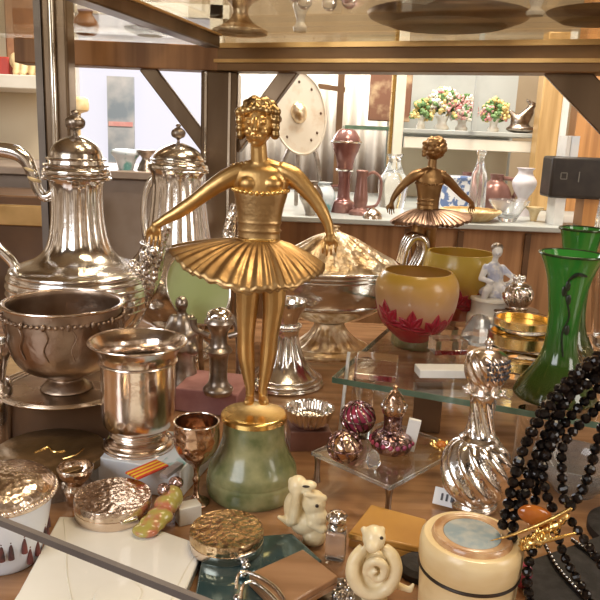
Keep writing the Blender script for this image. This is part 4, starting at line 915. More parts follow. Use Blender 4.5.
p = onz(441, 449, AZ); d = proj(p)[2]/F; rnd = random.Random(6)
t = thing('flower_reflection', (p.x, p.y, AZ), 'small gilt and orange flower shape serving as a reflection at the far corner of the acrylic tray', 'brooch')  # solid flower added in place of an orange reflection
g = G(); ell(g, (p.x, p.y, AZ+5*d), (5*d, 5*d, 4*d)); obj('amber_centre', g, 'amber', t)
g = G()
for i in range(8): a = TAU*i/8; ell(g, (p.x+8*d*math.cos(a), p.y+8*d*math.sin(a), AZ+4*d), (5*d, 2.6*d, 2*d), Matrix.Rotation(a, 3, 'Z') @ Matrix.Rotation(-.4, 3, 'Y'), 10, 7)
lathe(g, p.x, p.y, [(5*d, AZ), (5*d, AZ+3*d)], 16); obj('petals', g, 'gilt', t)
# smoky bowl behind the beads
lathe_thing('smoky_glass_bowl', 574, 490, 0, [(20, 490), (22, 487), (34, 476), (42, 464), (44, 457)], 'smoky', 'smoky grey glass bowl standing behind the hanging black beads', 'bowl', inn=(.003, .006))
# scalloped silver dish on a pinkish box left of tray
p = onz(308, 444, 0); d = proj((p.x, p.y, .03))[2]/F
g = G(); box(g, (p.x, p.y, .012), (.048, .04, .024), R(8)); tag(obj('mauve_box', g, 'maroon_dark', bevel=.001), 'small mauve box under the scalloped silver dish', 'box')
g = G(); z = .024; lathe(g, p.x, p.y, smooth_prof([(14*d, z), (16*d, z+2*d), (20*d, z+8*d), (23*d, z+17*d), (24*d, z+19*d), (22*d, z+18*d), (18*d, z+8*d), (10*d, z+4*d)], 3)+[(0, z+4*d)], 96, flute=(24, .07, z+.001, z+22*d)); tag(obj('scalloped_dish', g, 'silver', org=(p.x, p.y, z)), 'scalloped silver dish on a small mauve box by the statuette', 'dish')
# thin white rod
q = onz(342, 428, AZ-.03); t0 = None
g = G(); A = onz(341, 440, .0); A = V((A.x, A.y+.03, 0)); B = onY(349, 352, A.y+.01); tube(g, [A, B], .0022, 10, 1); tag(obj('white_rod', g, 'white_card'), 'thin white upright rod between comport and filigree ball', 'rod')

# ------------------------------------------------------------------ silver shaker
p = onz(472, 507, 0); X, Y = p.x, p.y; d = proj((X, Y, .1))[2]/F
def Z(y): return zrow(X, Y, y)
t = thing('sugar_caster', (X, Y, 0), 'silver sugar caster with swirled flutes and pierced domed top', 'caster')
g = G(); pr = pxprof(X, Y, [(20, 508), (24, 504), (24, 500), (22, 497), (29, 486), (32, 472), (31, 458), (25, 446), (18, 440), (15, 436)]); pr[0] = (pr[0][0], 0); lathe(g, X, Y, smooth_prof(pr, 5), 120, flute=(11, .11, Z(497), Z(438)), twist=1.6); obj('body', g, 'silver', t)
g = G(); lathe(g, X, Y, smooth_prof(pxprof(X, Y, [(19, 440), (20, 438), (16, 434), (13, 428), (11.5, 415), (12, 402), (15, 395), (18, 391), (16, 389)]), 4), 96, flute=(11, .09, Z(434), Z(398)), twist=1.1); obj('neck', g, 'silver', t)
g = G()
for i in range(11): a = TAU*i/11; ell(g, (X+18*d*math.cos(a), Y+18*d*math.sin(a), Z(391)), (4*d, 3*d, 2.4*d), Matrix.Rotation(a, 3, 'Z'), 10, 6)
obj('collar_points', g, 'silver', t)
g = G(); lathe(g, X, Y, smooth_prof(pxprof(X, Y, [(14, 390), (15, 386), (19, 378), (21, 368), (20.5, 360), (17, 353), (10, 349), (4, 348)]), 5)+[(0, Z(347.6))], 96, flute=(11, .07, Z(384), Z(352)), twist=1.2); tp = obj('cap', g, 'silver_warm', t)
g = G(); lathe(g, X, Y, smooth_prof(pxprof(X, Y, [(5, 349), (3, 346), (4.4, 343), (3.6, 340), (1, 338)]), 3)+[(0, Z(337.6))], 24); obj('finial', g, 'silver', tp)
g = G()
for i in range(9):
    for j in range(4):
        a = R(-100+i*10); yy = 358+j*5; rr = (20.6, 21.2, 21.4, 21.0)[j]*d*1.02; ell(g, (X+rr*math.cos(a), Y+rr*math.sin(a), Z(yy)), (.0013, .0013, .0016), seg=8, rings=5)
obj('pierced_holes', g, 'ink', tp)
g = G(); q = onz(449, 505, 0); box(g, (q.x-.004, q.y-.004, .010), (.026, .0012, .017), R(-25), tilt=Matrix.Rotation(R(-30), 3, 'X')); t0 = tag(obj('price_tag', g, 'tag'), 'small white price tag leaning in front of the silver caster', 'tag')
g = G()
for dx in (-.005, 0, .005): box(g, (q.x-.004+dx*.9, q.y-.005-dx*.4, .0105), (.002, .0016, .007), R(-25), tilt=Matrix.Rotation(R(-30), 3, 'X'))
obj('ink_marks', g, 'ink', t0)

# ------------------------------------------------------------------ ivory box with agate lid
p = onY(472, 535, .475); X, Y = p.x, p.y; zt = zrow(X, Y, 535); d = proj((X, Y, zt))[2]/F
t = thing('ivory_round_box', (X, Y, 0), 'round cream box with an inlaid blue grey agate lid', 'box')
g = G(); lathe(g, X, Y, smooth_prof([(44*d, 0), (47*d, .003), (48*d, zt*.3), (49*d, zt-.027)], 4)+[(46*d, zt-.027)], 96); obj('body', g, 'ivory_plain', t)
g = G(); ring(g, X, Y, zt-.0255, 48.8*d, .0016, 96); obj('dark_seam', g, 'black_seam', t)
g = G(); lathe(g, X, Y, [(47*d, zt-.0245), (49.5*d, zt-.024), (51*d, zt-.019), (51*d, zt-.009), (50*d, zt-.0035), (47*d, zt-.0005), (44*d, zt), (40.5*d, zt-.001)]+[(0, zt-.001)], 96); ld = obj('lid', g, 'ivory_plain', t)
g = G(); lathe(g, X, Y, smooth_prof([(40*d, zt-.001), (38*d, zt+.0022), (34*d, zt+.0012), (29*d, zt+.0018), (28*d, zt)], 3), 96); obj('brown_ring', g, 'agate_ring', ld)
g = G(); lathe(g, X, Y, [(29*d, zt-.0008), (28*d, zt+.0014), (14*d, zt+.0024)]+[(0, zt+.0028)], 80); obj('agate_disc', g, 'agate', ld)

# ------------------------------------------------------------------ carved netsuke figures
p = onz(306, 540, 0); d = proj((p.x, p.y, .02))[2]/F
def W(x, y, dy=0): return onY(x, y, p.y+dy*d)
t = thing('carved_figure', (p.x, p.y, 0), 'cream carved figure of a crouching animal with bent head, by the marble base', 'carving', 'carved cream figures')
g = G()
for (x, y, dy, a, b, c) in ((298, 486, -3, 10, 10, 11), (309, 485, -8, 8, 6, 4.5), (293, 507, 0, 9.5, 10, 17), (314, 503, -6, 12, 10, 14), (317, 517, -8, 11, 10, 11), (305, 522, 0, 16, 13, 13), (314, 536, -4, 12, 11, 10.5), (301, 497, 2, 8, 9, 12)):
    ell(g, W(x, y, dy), (a*d, b*d, c*d))
limb(g, W(297, 492, -10), W(293, 520, -10), 4*d, 5*d); limb(g, W(324, 498, -8), W(306, 494, -14), 3.5*d, 3*d); limb(g, W(290, 522, -6), W(279, 517, -8), 5*d, 2*d); limb(g, W(311, 524, -14), W(322, 529, -14), 4*d, 5*d)
ell(g, W(291, 482, 0), (3*d, 4*d, 5*d)); ell(g, W(313, 541, -2), (11*d, 9*d, 5*d))
obj('body', g, 'ivory', t, remesh=.0011, smoothing=2)
g = G(); ell(g, W(317, 506, -16.4), (1.8*d, 1.6*d, 1.8*d)); ell(g, W(306, 486.5, -13.6), (3.6*d, 1.6*d, 1.2*d)); obj('dark_hollows', g, 'black_seam', t)
p = onz(374, 602, 0); d = proj((p.x, p.y, .02))[2]/F
t = thing('carved_figure', (p.x, p.y, 0), 'cream carved figure curled around a spiral, beside the brown box', 'carving', 'carved cream figures')
def W(x, y, dy=0): return onY(x, y, p.y+dy*d)
g = G()
ell(g, W(374, 538, -4), (11.5*d, 12*d, 13*d)); ell(g, W(372, 546, -13), (7*d, 7*d, 7*d)); ell(g, W(374, 574, 4), (23*d, 15*d, 26*d))
tube(g, [W(364, 548, -2), W(355, 560, -6), (W(353, 576, -10)), W(362, 590, -12), W(376, 594, -14), W(389, 586, -12), W(395, 570, -10), W(392, 556, -6), W(384, 547, -2)], [6*d, 7*d, 7.5*d, 7*d, 6*d, 7*d, 7.5*d, 7*d, 5*d], 14, 5)
tube(g, [W(366, 574, -13), W(368, 565, -15), W(376, 561, -17), W(384, 566, -17), W(383, 576, -17), W(376, 579, -17), W(372, 574, -18), W(377, 570, -19)], [4*d, 4.5*d, 4.6*d, 4.4*d, 4.2*d, 3.6*d, 3*d, 2.4*d], 12, 5)
for s in (-1, 1): ell(g, W(373+s*9, 530, 0), (3.4*d, 2.4*d, 4.4*d))
ell(g, W(374, 598, 0), (14*d, 12*d, 6*d)); limb(g, W(394, 584, -4), W(410, 590, -4), 4*d, 3*d); limb(g, W(410, 590, -4), W(413, 585, -4), 3*d, 2*d)
obj('body', g, 'ivory', t, remesh=.0011, smoothing=2)
g = G(); ell(g, W(381.5, 538, -12.6), (2.0*d, 1.8*d, 1.6*d)); obj('dark_eye', g, 'black_seam', t)
# flat boxes
HZ = .015
t = thing('brown_leather_box', onz(390, 530, 0), 'flat golden brown box behind the curled carving', 'box')
cs = [onz(*c, HZ) for c in ((371, 504), (427, 519), (419, 547), (349, 532))]
g = G(); prism(g, cs, 0, HZ*.55); obj('base', g, 'box_brown', t, bevel=.0012)
g = G(); prism(g, cs, HZ*.57, HZ); ld = obj('lid', g, 'box_brown', t, bevel=.0014)
g = G(); bar(g, cs[3]+V((0, 0, -.003)), cs[3]+(cs[2]-cs[3])*.22+V((0, 0, -.003)), .003, .004); obj('gilt_clasp', g, 'gilt', t)
KZ = .012
cs = [onz(*c, KZ) for c in ((249, 573), (303, 549), (338, 576), (283, 607))]
cz = TLZ+.0005
t = thing('wooden_cigarette_case', (sum(c.x for c in cs)/4, sum(c.y for c in cs)/4, cz), 'flat brown wood grained case lying at the table front', 'case')
cs = [onz(*c, cz+.011) for c in ((249, 573), (303, 549), (338, 576), (283, 607))]
g = G(); prism(g, cs, cz, cz+.005); obj('base', g, 'case_brown', t, bevel=.001)
g = G(); prism(g, cs, cz+.0054, cz+.011); obj('lid', g, 'case_brown', t, bevel=.001)
# scent bottle of bluish cut glass
p = onz(331, 566, 0); p = V((p.x+.004, p.y+.012, 0)); d = proj((p.x, p.y, .02))[2]/F
t = thing('cut_glass_scent_bottle', (p.x, p.y, 0), 'small bluish cut glass scent bottle with silver collar between the carvings', 'bottle')
g = G(); box(g, (p.x, p.y, .014), (20*d, 16*d, .028), R(-12)); obj('body', g, 'crystal', t, bevel=.003)
g = G(); lathe(g, p.x, p.y, smooth_prof([(8*d, .028), (9*d, .030), (7*d, .034), (10*d, .037), (9*d, .042), (4*d, .045)], 3)+[(0, .045)], 24, flute=(8, .12, .029, .044)); obj('collar', g, 'silver_chased', t)
# silver cuff and chain
p = onz(256, 590, 0)
t = thing('silver_bangle', (p.x-.012, p.y-.02, 0), 'silver bangle of two curved wires at the table front edge', 'bangle')
g = G()
for pts in (((236, 590), (238, 576), (246, 572), (262, 578), (278, 590), (290, 610)), ((240, 600), (243, 586), (252, 582), (266, 590), (280, 604))):
    tube(g, [onz(x, y, TLZ+.0128) for x, y in pts], .0013, 8, 5)
obj('wire', g, 'silver', t)
for (x, y) in ((246, 566), (243, 574), (238, 598), (244, 561)): g = G(); ell(g, onz(x, y, TLZ+.003), (.004, .004, .003), seg=12, rings=8); obj('silver_bead', g, 'sparkle', t)
p = onz(345, 590, 0); t = thing('silver_filigree_brooch', (p.x, p.y, 0), 'dark silver filigree brooch with bright studs beside the curled carving', 'brooch')
rnd = random.Random(9); g = G(); c = onz(345, 596, .0)
for i in range(40):
    a = rnd.uniform(0, TAU); r = rnd.uniform(.002, .017); q = c+V((r*1.2*math.cos(a), r*math.sin(a), .003)); ell(g, q, (.003, .003, .002+.002*rnd.random()), seg=8, rings=6)
lathe(g, c.x, c.y, [(.020, 0), (.021, .002), (.017, .004)]+[(0, .004)], 32, sx=1.1); obj('mount', g, 'pewter', t)
g = G()
for (x, y) in ((340, 586), (348, 590), (352, 598), (335, 595)): q = onz(x, y, .006); ell(g, q, .0028, seg=10, rings=8)
obj('bright_studs', g, 'sparkle', t)
p = onz(420, 575, 0); t = thing('dark_stone_ring', (p.x, p.y, 0), 'dark ring with bright stone between carving and cream box', 'ring')
g = G(); lathe(g, p.x, p.y+.004, [(.018, 0), (.019, .006), (.015, .010)]+[(0, .011)], 32); obj('setting', g, 'velvet', t)
g = G(); q = onz(424, 578, .011); ell(g, q, .0034, seg=12, rings=8); obj('stone', g, 'sparkle', t)

# ------------------------------------------------------------------ black bead necklace on its stand
sp_ = onY(640, 352, .53)
t = thing('necklace_stand', (sp_.x+.06, .60, 0), 'black velvet necklace stand at the picture edge holding up the beads', 'stand')
g = G(); lathe(g, sp_.x+.06, .60, [(.045, 0), (.045, .008), (.04, .012)]+[(0, .012)], 40); obj('base', g, 'velvet', t)
g = G(); lathe(g, sp_.x+.06, .60, [(.008, .012), (.008, sp_.z-.02)], 16); tube(g, [(sp_.x+.06, .60, sp_.z-.022), (sp_.x+.045, .53, sp_.z-.012)], .008, 12, 1); obj('pole', g, 'velvet', t)
g = G(); tube(g, [(sp_.x-.03, .53, sp_.z-.012), (sp_.x+.06, .53, sp_.z-.012)], .011, 14, 1); obj('cross_bar', g, 'velvet', t)
cl = onY(556, 516, .47)
t = thing('bead_necklace', (cl.x, cl.y, 0), 'many stranded necklace of faceted black beads with a gilt clasp', 'necklace')
strands = [([(640, 338, .53), (600, 354, .52), (566, 382, .51), (540, 414, .50), (521, 455, .49), (510, 496, .48), (502, 528, .475)], 6),
 ([(642, 344, .53), (600, 367, .515), (572, 392, .505), (550, 426, .495), (532, 466, .485), (517, 505, .475), (512, 538, .47)], 6),
 ([(642, 350, .53), (604, 384, .51), (576, 410, .50), (554, 440, .49), (543, 468, .48), (547, 496, .47), (556, 514, .465)], 5.6),
 ([(644, 356, .53), (606, 400, .505), (580, 424, .495), (563, 446, .485), (562, 474, .475), (564, 500, .465)], 5.6),
 ([(646, 362, .53), (612, 408, .50), (598, 440, .49), (590, 470, .48), (580, 494, .47), (566, 510, .462)], 6),
 ([(641, 346, .535), (600, 374, .525), (560, 404, .515), (545, 440, .505), (538, 476, .49), (534, 510, .475)], 5.4),
 ([(540, 532, .462), (531, 555, .455), (527, 580, .45), (532, 612, .445)], 5.6),
 ([(556, 530, .46), (566, 560, .45), (584, 590, .44), (600, 618, .43)], 5.0),
 ([(641, 342, .525), (596, 360, .505), (556, 398, .495), (528, 440, .485), (514, 478, .478), (507, 512, .47)], 6),
 ([(643, 352, .52), (602, 376, .505), (566, 400, .495), (548, 452, .485), (526, 490, .475), (522, 522, .468)], 6),
 ([(572, 522, .46), (588, 545, .45), (606, 572, .44), (626, 600, .43)], 5.0)]
beads = []
for pts, hw in strands:
    P3 = smooth_prof([tuple(onY(*q)) for q in pts], 24); acc = 0; step = hw*2*.5/F*.94
    prev = V(P3[0]); beads.append((prev, hw))
    for q in P3[1:]:
        q = V(q)
        while (q-prev).length >= step:
            prev = prev+(q-prev).normalized()*step; beads.append((prev.copy(), hw))
beads = [(b, hw) for b, hw in beads if b.z > .017]
infr = [i for i, (b, hw) in enumerate(beads) if -5 < proj(b)[0] < 604 and proj(b)[1] < 604]
infr.sort(key=lambda i: -beads[i][1]/proj(beads[i][0])[2])
own = set(infr[:100])
def bead_geo(g, c, r, rnd):
    m = Matrix.Rotation(rnd.uniform(0, TAU), 3, V((rnd.uniform(-1, 1), rnd.uniform(-1, 1), rnd.uniform(-1, 1))).normalized())
    ell(g, c, (r, r, r), m, 8, 6)
rnd = random.Random(1); gr = G(); first = None
for i, (b, hw) in enumerate(beads):
    r = hw*.5/F
    if i in own:
        if first is None:
            g = G(); bead_geo(g, V((0, 0, 0)), .5/F*5.6, rnd)
            first = obj('bead', g, 'jet', t, smooth=False, org=(0, 0, 0)); o = first
        else:
            o = first.copy(); COL.objects.link(o); o.parent = t
        o.location = b-ORG[t.name]; s = hw/5.6; o.scale = (s, s, s); o.rotation_euler = (rnd.uniform(0, 6), rnd.uniform(0, 6), rnd.uniform(0, 6))
    else: bead_geo(gr, b, r, rnd)
o = obj('bead_strands', gr, 'jet', t, smooth=False); o['kind'] = 'stuff'
def PC(x, y, Y=.455): return onY(x, y, Y)
d = .5/F
g = G(); rnd = random.Random(4)
for i in range(190):
    f = rnd.random(); x = 522+46*f+rnd.uniform(-2, 2); y = 545-31*f+rnd.uniform(-9, 9)*math.sin(PI*min(1, f+.12))+5*math.sin(f*3)
    ell(g, PC(x, y, .452+rnd.random()*.008), rnd.uniform(1.6, 3.2)*d, seg=8, rings=6)
tube(g, [PC(488, 541, .456), PC(512, 535, .455), PC(545, 522, .453), PC(572, 508, .452)], [.7*d, 1.5*d, 2.4*d, 2*d], 10, 5)
tube(g, [PC(518, 546, .455), PC(545, 541, .452), PC(576, 533, .452)], [1.5*d, 2.4*d, 1.6*d], 10, 5)
obj('gilt_clasp', g, 'gilt', t, remesh=.0009)
g = G(); ell(g, PC(536, 516, .462), (20*d, 7*d, 11*d), Matrix.Rotation(R(18), 3, 'Y')); obj('amber_stone', g, 'amber', t)
# studded black necklace and velvet pad
a_ = [onz(*c, .012) for c in ((526, 560), (612, 530), (640, 620), (530, 680))]
g = G(); prism(g, a_, 0, .012); tag(obj('velvet_pad', g, 'velvet', bevel=.003), 'black velvet display pad under the loose ends of the beads', 'pad')
t = thing('studded_chain', tuple(onz(570, 570, .0122)), 'thin black chain with tiny bright studs on the velvet pad', 'chain')
g = G(); g2 = G()
for pts in (((545, 545), (556, 566), (572, 585), (590, 604)), ((572, 540), (588, 552), (604, 566))):
    P3 = smooth_prof([tuple(onz(x, y, .0142)) for x, y in pts], 6)
    tube(g, P3, .0016, 8, 1)
    for q in P3: ell(g2, V(q)+V((0, 0, .0014)), .0013, seg=8, rings=6)
obj('cord', g, 'jet', t); obj('bright_studs', g2, 'sparkle', t)
q = onz(522, 594, 0); t0 = thing('red_stone_pendant', (q.x, q.y, 0), 'small red faceted pendant under the clasp of the bead necklace', 'pendant')
g = G(); ell(g, (q.x+.002, q.y+.008, .012), (.008, .006, .012), seg=7, rings=6); obj('stone', g, 'gem', t0, smooth=False)

# ------------------------------------------------------------------ back counter and vitrine
CY = 1.50
CTZ = zrow(onY(440, 222, CY).x, CY, 222)
xl, xr = onY(232, 225, CY).x, onY(720, 225, CY).x
t = thing('back_counter', ((xl+xr)/2, CY+.35, -.85), 'reddish brown wooden counter with pale top behind the display table', 'counter')
g = G(); box(g, ((xl+xr)/2, CY+.40, (CTZ-.85-.012)/2), (xr-xl, .76, CTZ+.85-.012)); obj('carcass', g, 'wood_back', t)
g = G(); box(g, ((xl+xr)/2, CY+.385, CTZ-.006), (xr-xl+.02, .79, .012)); obj('top', g, 'grey_paint', t, bevel=.002)
g = G()
for x in (408, 462, 530):
    q = onY(x, 240, CY); box(g, (q.x, CY+.016, CTZ-.2), (.012, .008, .36))
obj('moulding', g, 'wood_dark', t)
def back(name, x, y, Y, prof, mt, label, cat, **k): return lathe_thing(name, x, y, CTZ, prof, mt, label, cat, Y=Y, **k)
# curtain and far window bars
VY = 2.28
pa, pb = onY(236, 60, VY+.3), onY(408, 60, VY+.3)
zb, ztp = CTZ-.02, onY(300, 52, VY+.3).z
g = G(); vs = []; n = 90
for i in range(n+1):
    f = i/n; x = pa.x+(pb.x-pa.x)*f; y = VY+.3+.022*math.sin(f*58)+.01*math.sin(f*23)
    vs += [(x, y, zb), (x, y-.004, ztp)]
g.add(vs, [(2*i, 2*i+2, 2*i+3, 2*i+1) for i in range(n)]); tag(obj('curtain', g, 'curtain', solid=.004), 'pale cream pleated curtain hanging behind the oil lamp', 'curtain')
t = thing('window_grille', (onY(343, 128, VY).x, VY, CTZ), 'black thin window bars in front of the pale curtain', 'grille')
g = G(); q = onY(343, 100, VY); bar(g, (q.x, VY+.2, CTZ), (q.x, VY+.2, ztp), .022, .022); obj('upright', g, 'wood_dark', t)
g = G(); A, B = onY(318, 86, VY+.2), onY(345, 90, VY+.2); bar(g, A, B, .02, .016); obj('crossbar', g, 'wood_dark', t)
# picture and small glass shelf
q0, q1 = onY(377, 72, 2.12), onY(397, 125, 2.12)
q0b = onY(374, 60, 2.12)
t = thing('framed_picture', ((q0.x+q1.x)/2, 2.14, q1.z), 'brown painted picture standing on a small glass shelf', 'picture')
g = G(); box(g, ((q0.x+q1.x)/2+.012, 2.15, (q0.z+q1.z)/2+.01), (q1.x-q0.x+.055, .02, q0.z-q1.z)); obj('panel', g, 'picture', t, bevel=.003)
A, B = onY(345, 125, 2.06), onY(402, 127, 2.06)
t = thing('glass_wall_shelf', ((A.x+B.x)/2, 2.12, A.z), 'small glass shelf with dark edge holding the brown picture', 'shelf')
g = G(); box(g, ((A.x+B.x)/2, 2.13, A.z-.005), (B.x-A.x, .14, .01)); obj('sheet', g, 'glass_edge', t)
g = G(); box(g, (A.x+.01, 2.16, (A.z-.01+CTZ)/2), (.012, .012, A.z-.01-CTZ)); box(g, (B.x-.01, 2.16, (A.z-.01+CTZ)/2), (.012, .012, A.z-.01-CTZ)); obj('bracket_rod', g, 'chrome', t)
# large plate on edge
c = onY(299, 113, 1.62); d = c.y/F*1.0
t = thing('decorated_plate', (c.x, c.y, CTZ), 'large cream plate with raised centre propped upright on a stand', 'plate')
Rm = Matrix.Translation(c) @ Matrix.Rotation(R(-12), 4, 'Y') @ Matrix.Rotation(R(78), 4, 'X') @ Matrix.Rotation(R(0), 4, 'Z')
def place(g): g.v = [Rm @ V(v) for v in g.v]; return g
g = G(); lathe(g, 0, 0, [(41*d, .004), (30*d, .0), (18*d, -.008), (0, -.008)], 72, sx=.62); obj('dish', place(g), 'plate', t, solid=.004)
g = G(); ring(g, 0, 0, .004, 40.5*d, 1.0*d, 72, sx=.62); obj('rim', place(g), 'plate', t)
g = G(); ell(g, (0, 0, .0), (8*d, 11*d, .02)); ring(g, 0, 0, .0, 17*d, 1.6*d, 48, sx=.62); rnd = random.Random(3)
obj('raised_centre', place(g), 'gilt_lid', t)
g = G()
for i in range(9): a = TAU*(i+rnd.uniform(-.4, .4))/9; ell(g, (26*d*.62*math.cos(a)*1.3, 30*d*math.sin(a), .004), (1.2*d, 1.6*d, .002), seg=8, rings=6)
obj('painted_sprigs', place(g), 'wood_dark', t)
g = G(); zb_ = c.z-42*d; tube(g, [(c.x-.05, c.y+.02, CTZ+.003), (c.x-.02, c.y, zb_+.015), (c.x+.04, c.y, zb_+.012), (c.x+.06, c.y+.02, CTZ+.003)], .005, 8); tube(g, [(c.x, c.y+.10, CTZ+.003), (c.x, c.y+.03, c.z)], .005, 8, 1); obj('wire_stand', g, 'pewter', t)
# oil lamp, ewer, small pots on counter
t0, p = back('oil_lamp', 343, 206, 1.62, [(12, 206), (12, 203), (7, 199), (6, 190), (6, 178), (7, 172), (8, 168), (9, 160), (12, 152), (14, 145), (14.5, 142), (13, 137), (9, 131), (6, 129)], 'maroon', 'tall maroon oil lamp with bulbous top before the curtain', 'lamp')
d = proj((p.x, p.y, .3))[2]/F; g = G(); z = zrow(p.x, p.y, 142); ring(g, p.x, p.y, z, 14.6*d, 1.2*d); obj('silver_band', g, 'silver', t0); g = G(); ring(g, p.x, p.y, zrow(p.x, p.y, 170), 8*d, 1.2*d); obj('silver_band', g, 'silver', t0)
g = G(); tube(g, [(p.x-6*d, p.y, zrow(p.x, p.y, 186)), (p.x-14*d, p.y, zrow(p.x, p.y, 188)), (p.x-17*d, p.y, zrow(p.x, p.y, 194)), (p.x-14*d, p.y, zrow(p.x, p.y, 201))], 1.6*d, 8); obj('arm', g, 'maroon', t0)
p = onY(360, 212, 1.58); d = 1.6/F
t = thing('ewer', (p.x, p.y, CTZ), 'brown slender ewer with a large curved handle beside the oil lamp', 'ewer')
def Z(y): return zrow(p.x, p.y, y)
g = G(); lathe(g, p.x, p.y, smooth_prof([(11*d, CTZ), (11*d, Z(211)), (6*d, Z(208)), (7*d, Z(200)), (6*d, Z(188)), (5*d, Z(176)), (6*d, Z(171)), (4*d, Z(170))], 3), 32); obj('body', g, 'maroon_dark', t)
g = G(); tube(g, [(p.x+4*d, p.y, Z(176)), (p.x+11*d, p.y, Z(172)), (p.x+18*d, p.y, Z(178)), (p.x+19*d, p.y, Z(194)), (p.x+15*d, p.y, Z(205)), (p.x+5*d, p.y, Z(207))], 1.5*d, 8); obj('handle', g, 'maroon_dark', t)
back('teal_vase', 322, 208, 1.6, [(9, 208), (11, 204), (13, 196), (10, 188), (7, 184), (9, 182)], 'sea_card', 'small teal and white vase beside the oil lamp foot', 'vase')
back('copper_pot', 372, 224, 1.515, [(8, 224), (10, 220), (9, 214), (5, 210), (2, 208)], 'silver_warm', 'tiny copper pot at the counter edge under the ewer', 'pot')
back('brass_urn', 310, 222, 1.53, [(10, 224), (8, 218), (5, 214), (9, 204), (12, 196), (9, 188), (6, 184), (8, 181)], 'pewter', 'small dark metal urn on the counter near the ballerina elbow', 'urn')
back('glass_beaker', 392, 200, 1.8, [(12, 205), (14, 196), (15, 180), (10, 172), (6, 160), (9, 154)], 'crystal', 'clear cut glass carafe near the far curtain', 'carafe')
# vitrine
VX0, VX1 = onY(400, 120, 1.92).x, onY(546, 120, 1.92).x
zt_ = onY(470, 30, 1.92).z
t = thing('display_vitrine', ((VX0+VX1)/2, 2.05, CTZ), 'tall glazed vitrine with cream post, golden wood post and flower ornaments', 'vitrine')
g = G(); q = onY(399, 110, 1.9); box(g, (q.x, 1.9, (CTZ+zt_)/2), (.026, .03, zt_-CTZ)); obj('cream_post', g, 'white_paint', t, bevel=.003)
g = G(); box(g, (q.x-.018, 1.905, (CTZ+zt_)/2), (.008, .03, zt_-CTZ)); obj('gold_bead', g, 'gilt', t)
g = G(); q = onY(546, 140, 1.9); box(g, (q.x, 1.91, (CTZ+zt_)/2), (.055, .05, zt_-CTZ)); obj('gold_post', g, 'wood_gold', t, bevel=.004)
g = G(); box(g, (q.x+.034, 1.89, (CTZ+zt_)/2), (.014, .03, zt_-CTZ)); obj('white_edge', g, 'white_card', t)
g = G(); box(g, ((VX0+VX1)/2, 2.22, (CTZ+zt_)/2), (VX1-VX0, .012, zt_-CTZ)); obj('back_panel', g, 'grey_paint', t)
VZ = zrow((VX0+VX1)/2, 1.95, 131)
g = G(); box(g, ((VX0+VX1)/2, 2.08, VZ-.006), (VX1-VX0-.02, .27, .012)); obj('glass_shelf', g, 'grey_paint', t, bevel=.002)
g = G(); box(g, ((VX0+VX1)/2, 1.96, VZ-.036), (VX1-VX0-.04, .02, .03)); obj('light_rail', g, 'white_paint', t, bevel=.002)
g = G(); box(g, ((VX0+VX1)/2, 2.21, (CTZ+VZ-.05)/2), (VX1-VX0-.02, .006, VZ-.05-CTZ)); obj('cream_backing', g, 'cream_wall', t)
g = G(); q = onY(478, 110, 1.9); box(g, (q.x, 1.93, (VZ+zt_)/2), (.012, .012, zt_-VZ)); obj('glazing_bar', g, 'grey_paint', t)
def bouquet(x, Y, r, cols, label, zb, seed):
    q = onY(x, 120, Y); d = Y/F; rnd = random.Random(seed)
    t = thing('porcelain_bouquet', (q.x, Y, zb), label, 'ornament', 'porcelain flower ornaments')
    g = G(); lathe(g, q.x, Y, smooth_prof([(r*.45*d, zb), (r*.5*d, zb+3*d), (r*.3*d, zb+7*d), (r*.5*d, zb+13*d)], 3), 24); obj('vase', g, 'white_glaze', t)
    for nm, mt, n in cols:
        g = G()
        for i in range(n):
            a = rnd.uniform(0, TAU); u = rnd.uniform(-.4, 1); s = math.sqrt(max(0, 1-u*u))
            c = V((q.x+r*d*s*math.cos(a), Y+r*.8*d*s*math.sin(a), zb+(6+r)*d+r*1.25*d*u))
            for m in range(7): ell(g, c+V((rnd.uniform(-2.4, 2.4)*d, rnd.uniform(-2, 2)*d-2*d, rnd.uniform(-2.4, 2.4)*d)), rnd.uniform(.9, 2.1)*d, seg=8, rings=5)
        obj(nm, g, mt, t)
    return t
bouquet(442, 2.0, 14, (('foliage', 'leaf_glaze', 34), ('white_blossom', 'white_glaze', 44), ('pink_blossom', 'pink_glaze', 26), ('yellow_blossom', 'yellow_glaze', 18)), 'tall porcelain bouquet of white and pink flowers beside the cream post', VZ, 1)
bouquet(462, 2.05, 12, (('foliage', 'leaf_glaze', 14), ('pink_blossom', 'pink_glaze', 34), ('white_blossom', 'white_glaze', 24)), 'porcelain bouquet with mostly pink blossoms in the vitrine', VZ, 2)
bouquet(494, 2.0, 11, (('foliage', 'leaf_glaze', 28), ('yellow_blossom', 'yellow_glaze', 28), ('pink_blossom', 'pink_glaze', 9)), 'low porcelain flower basket of yellow and green beside the ship', VZ, 3)
bouquet(421, 1.98, 9, (('foliage', 'leaf_glaze', 22), ('yellow_blossom', 'yellow_glaze', 20)), 'small yellow porcelain flower group at the foot of the cream post', VZ, 4)
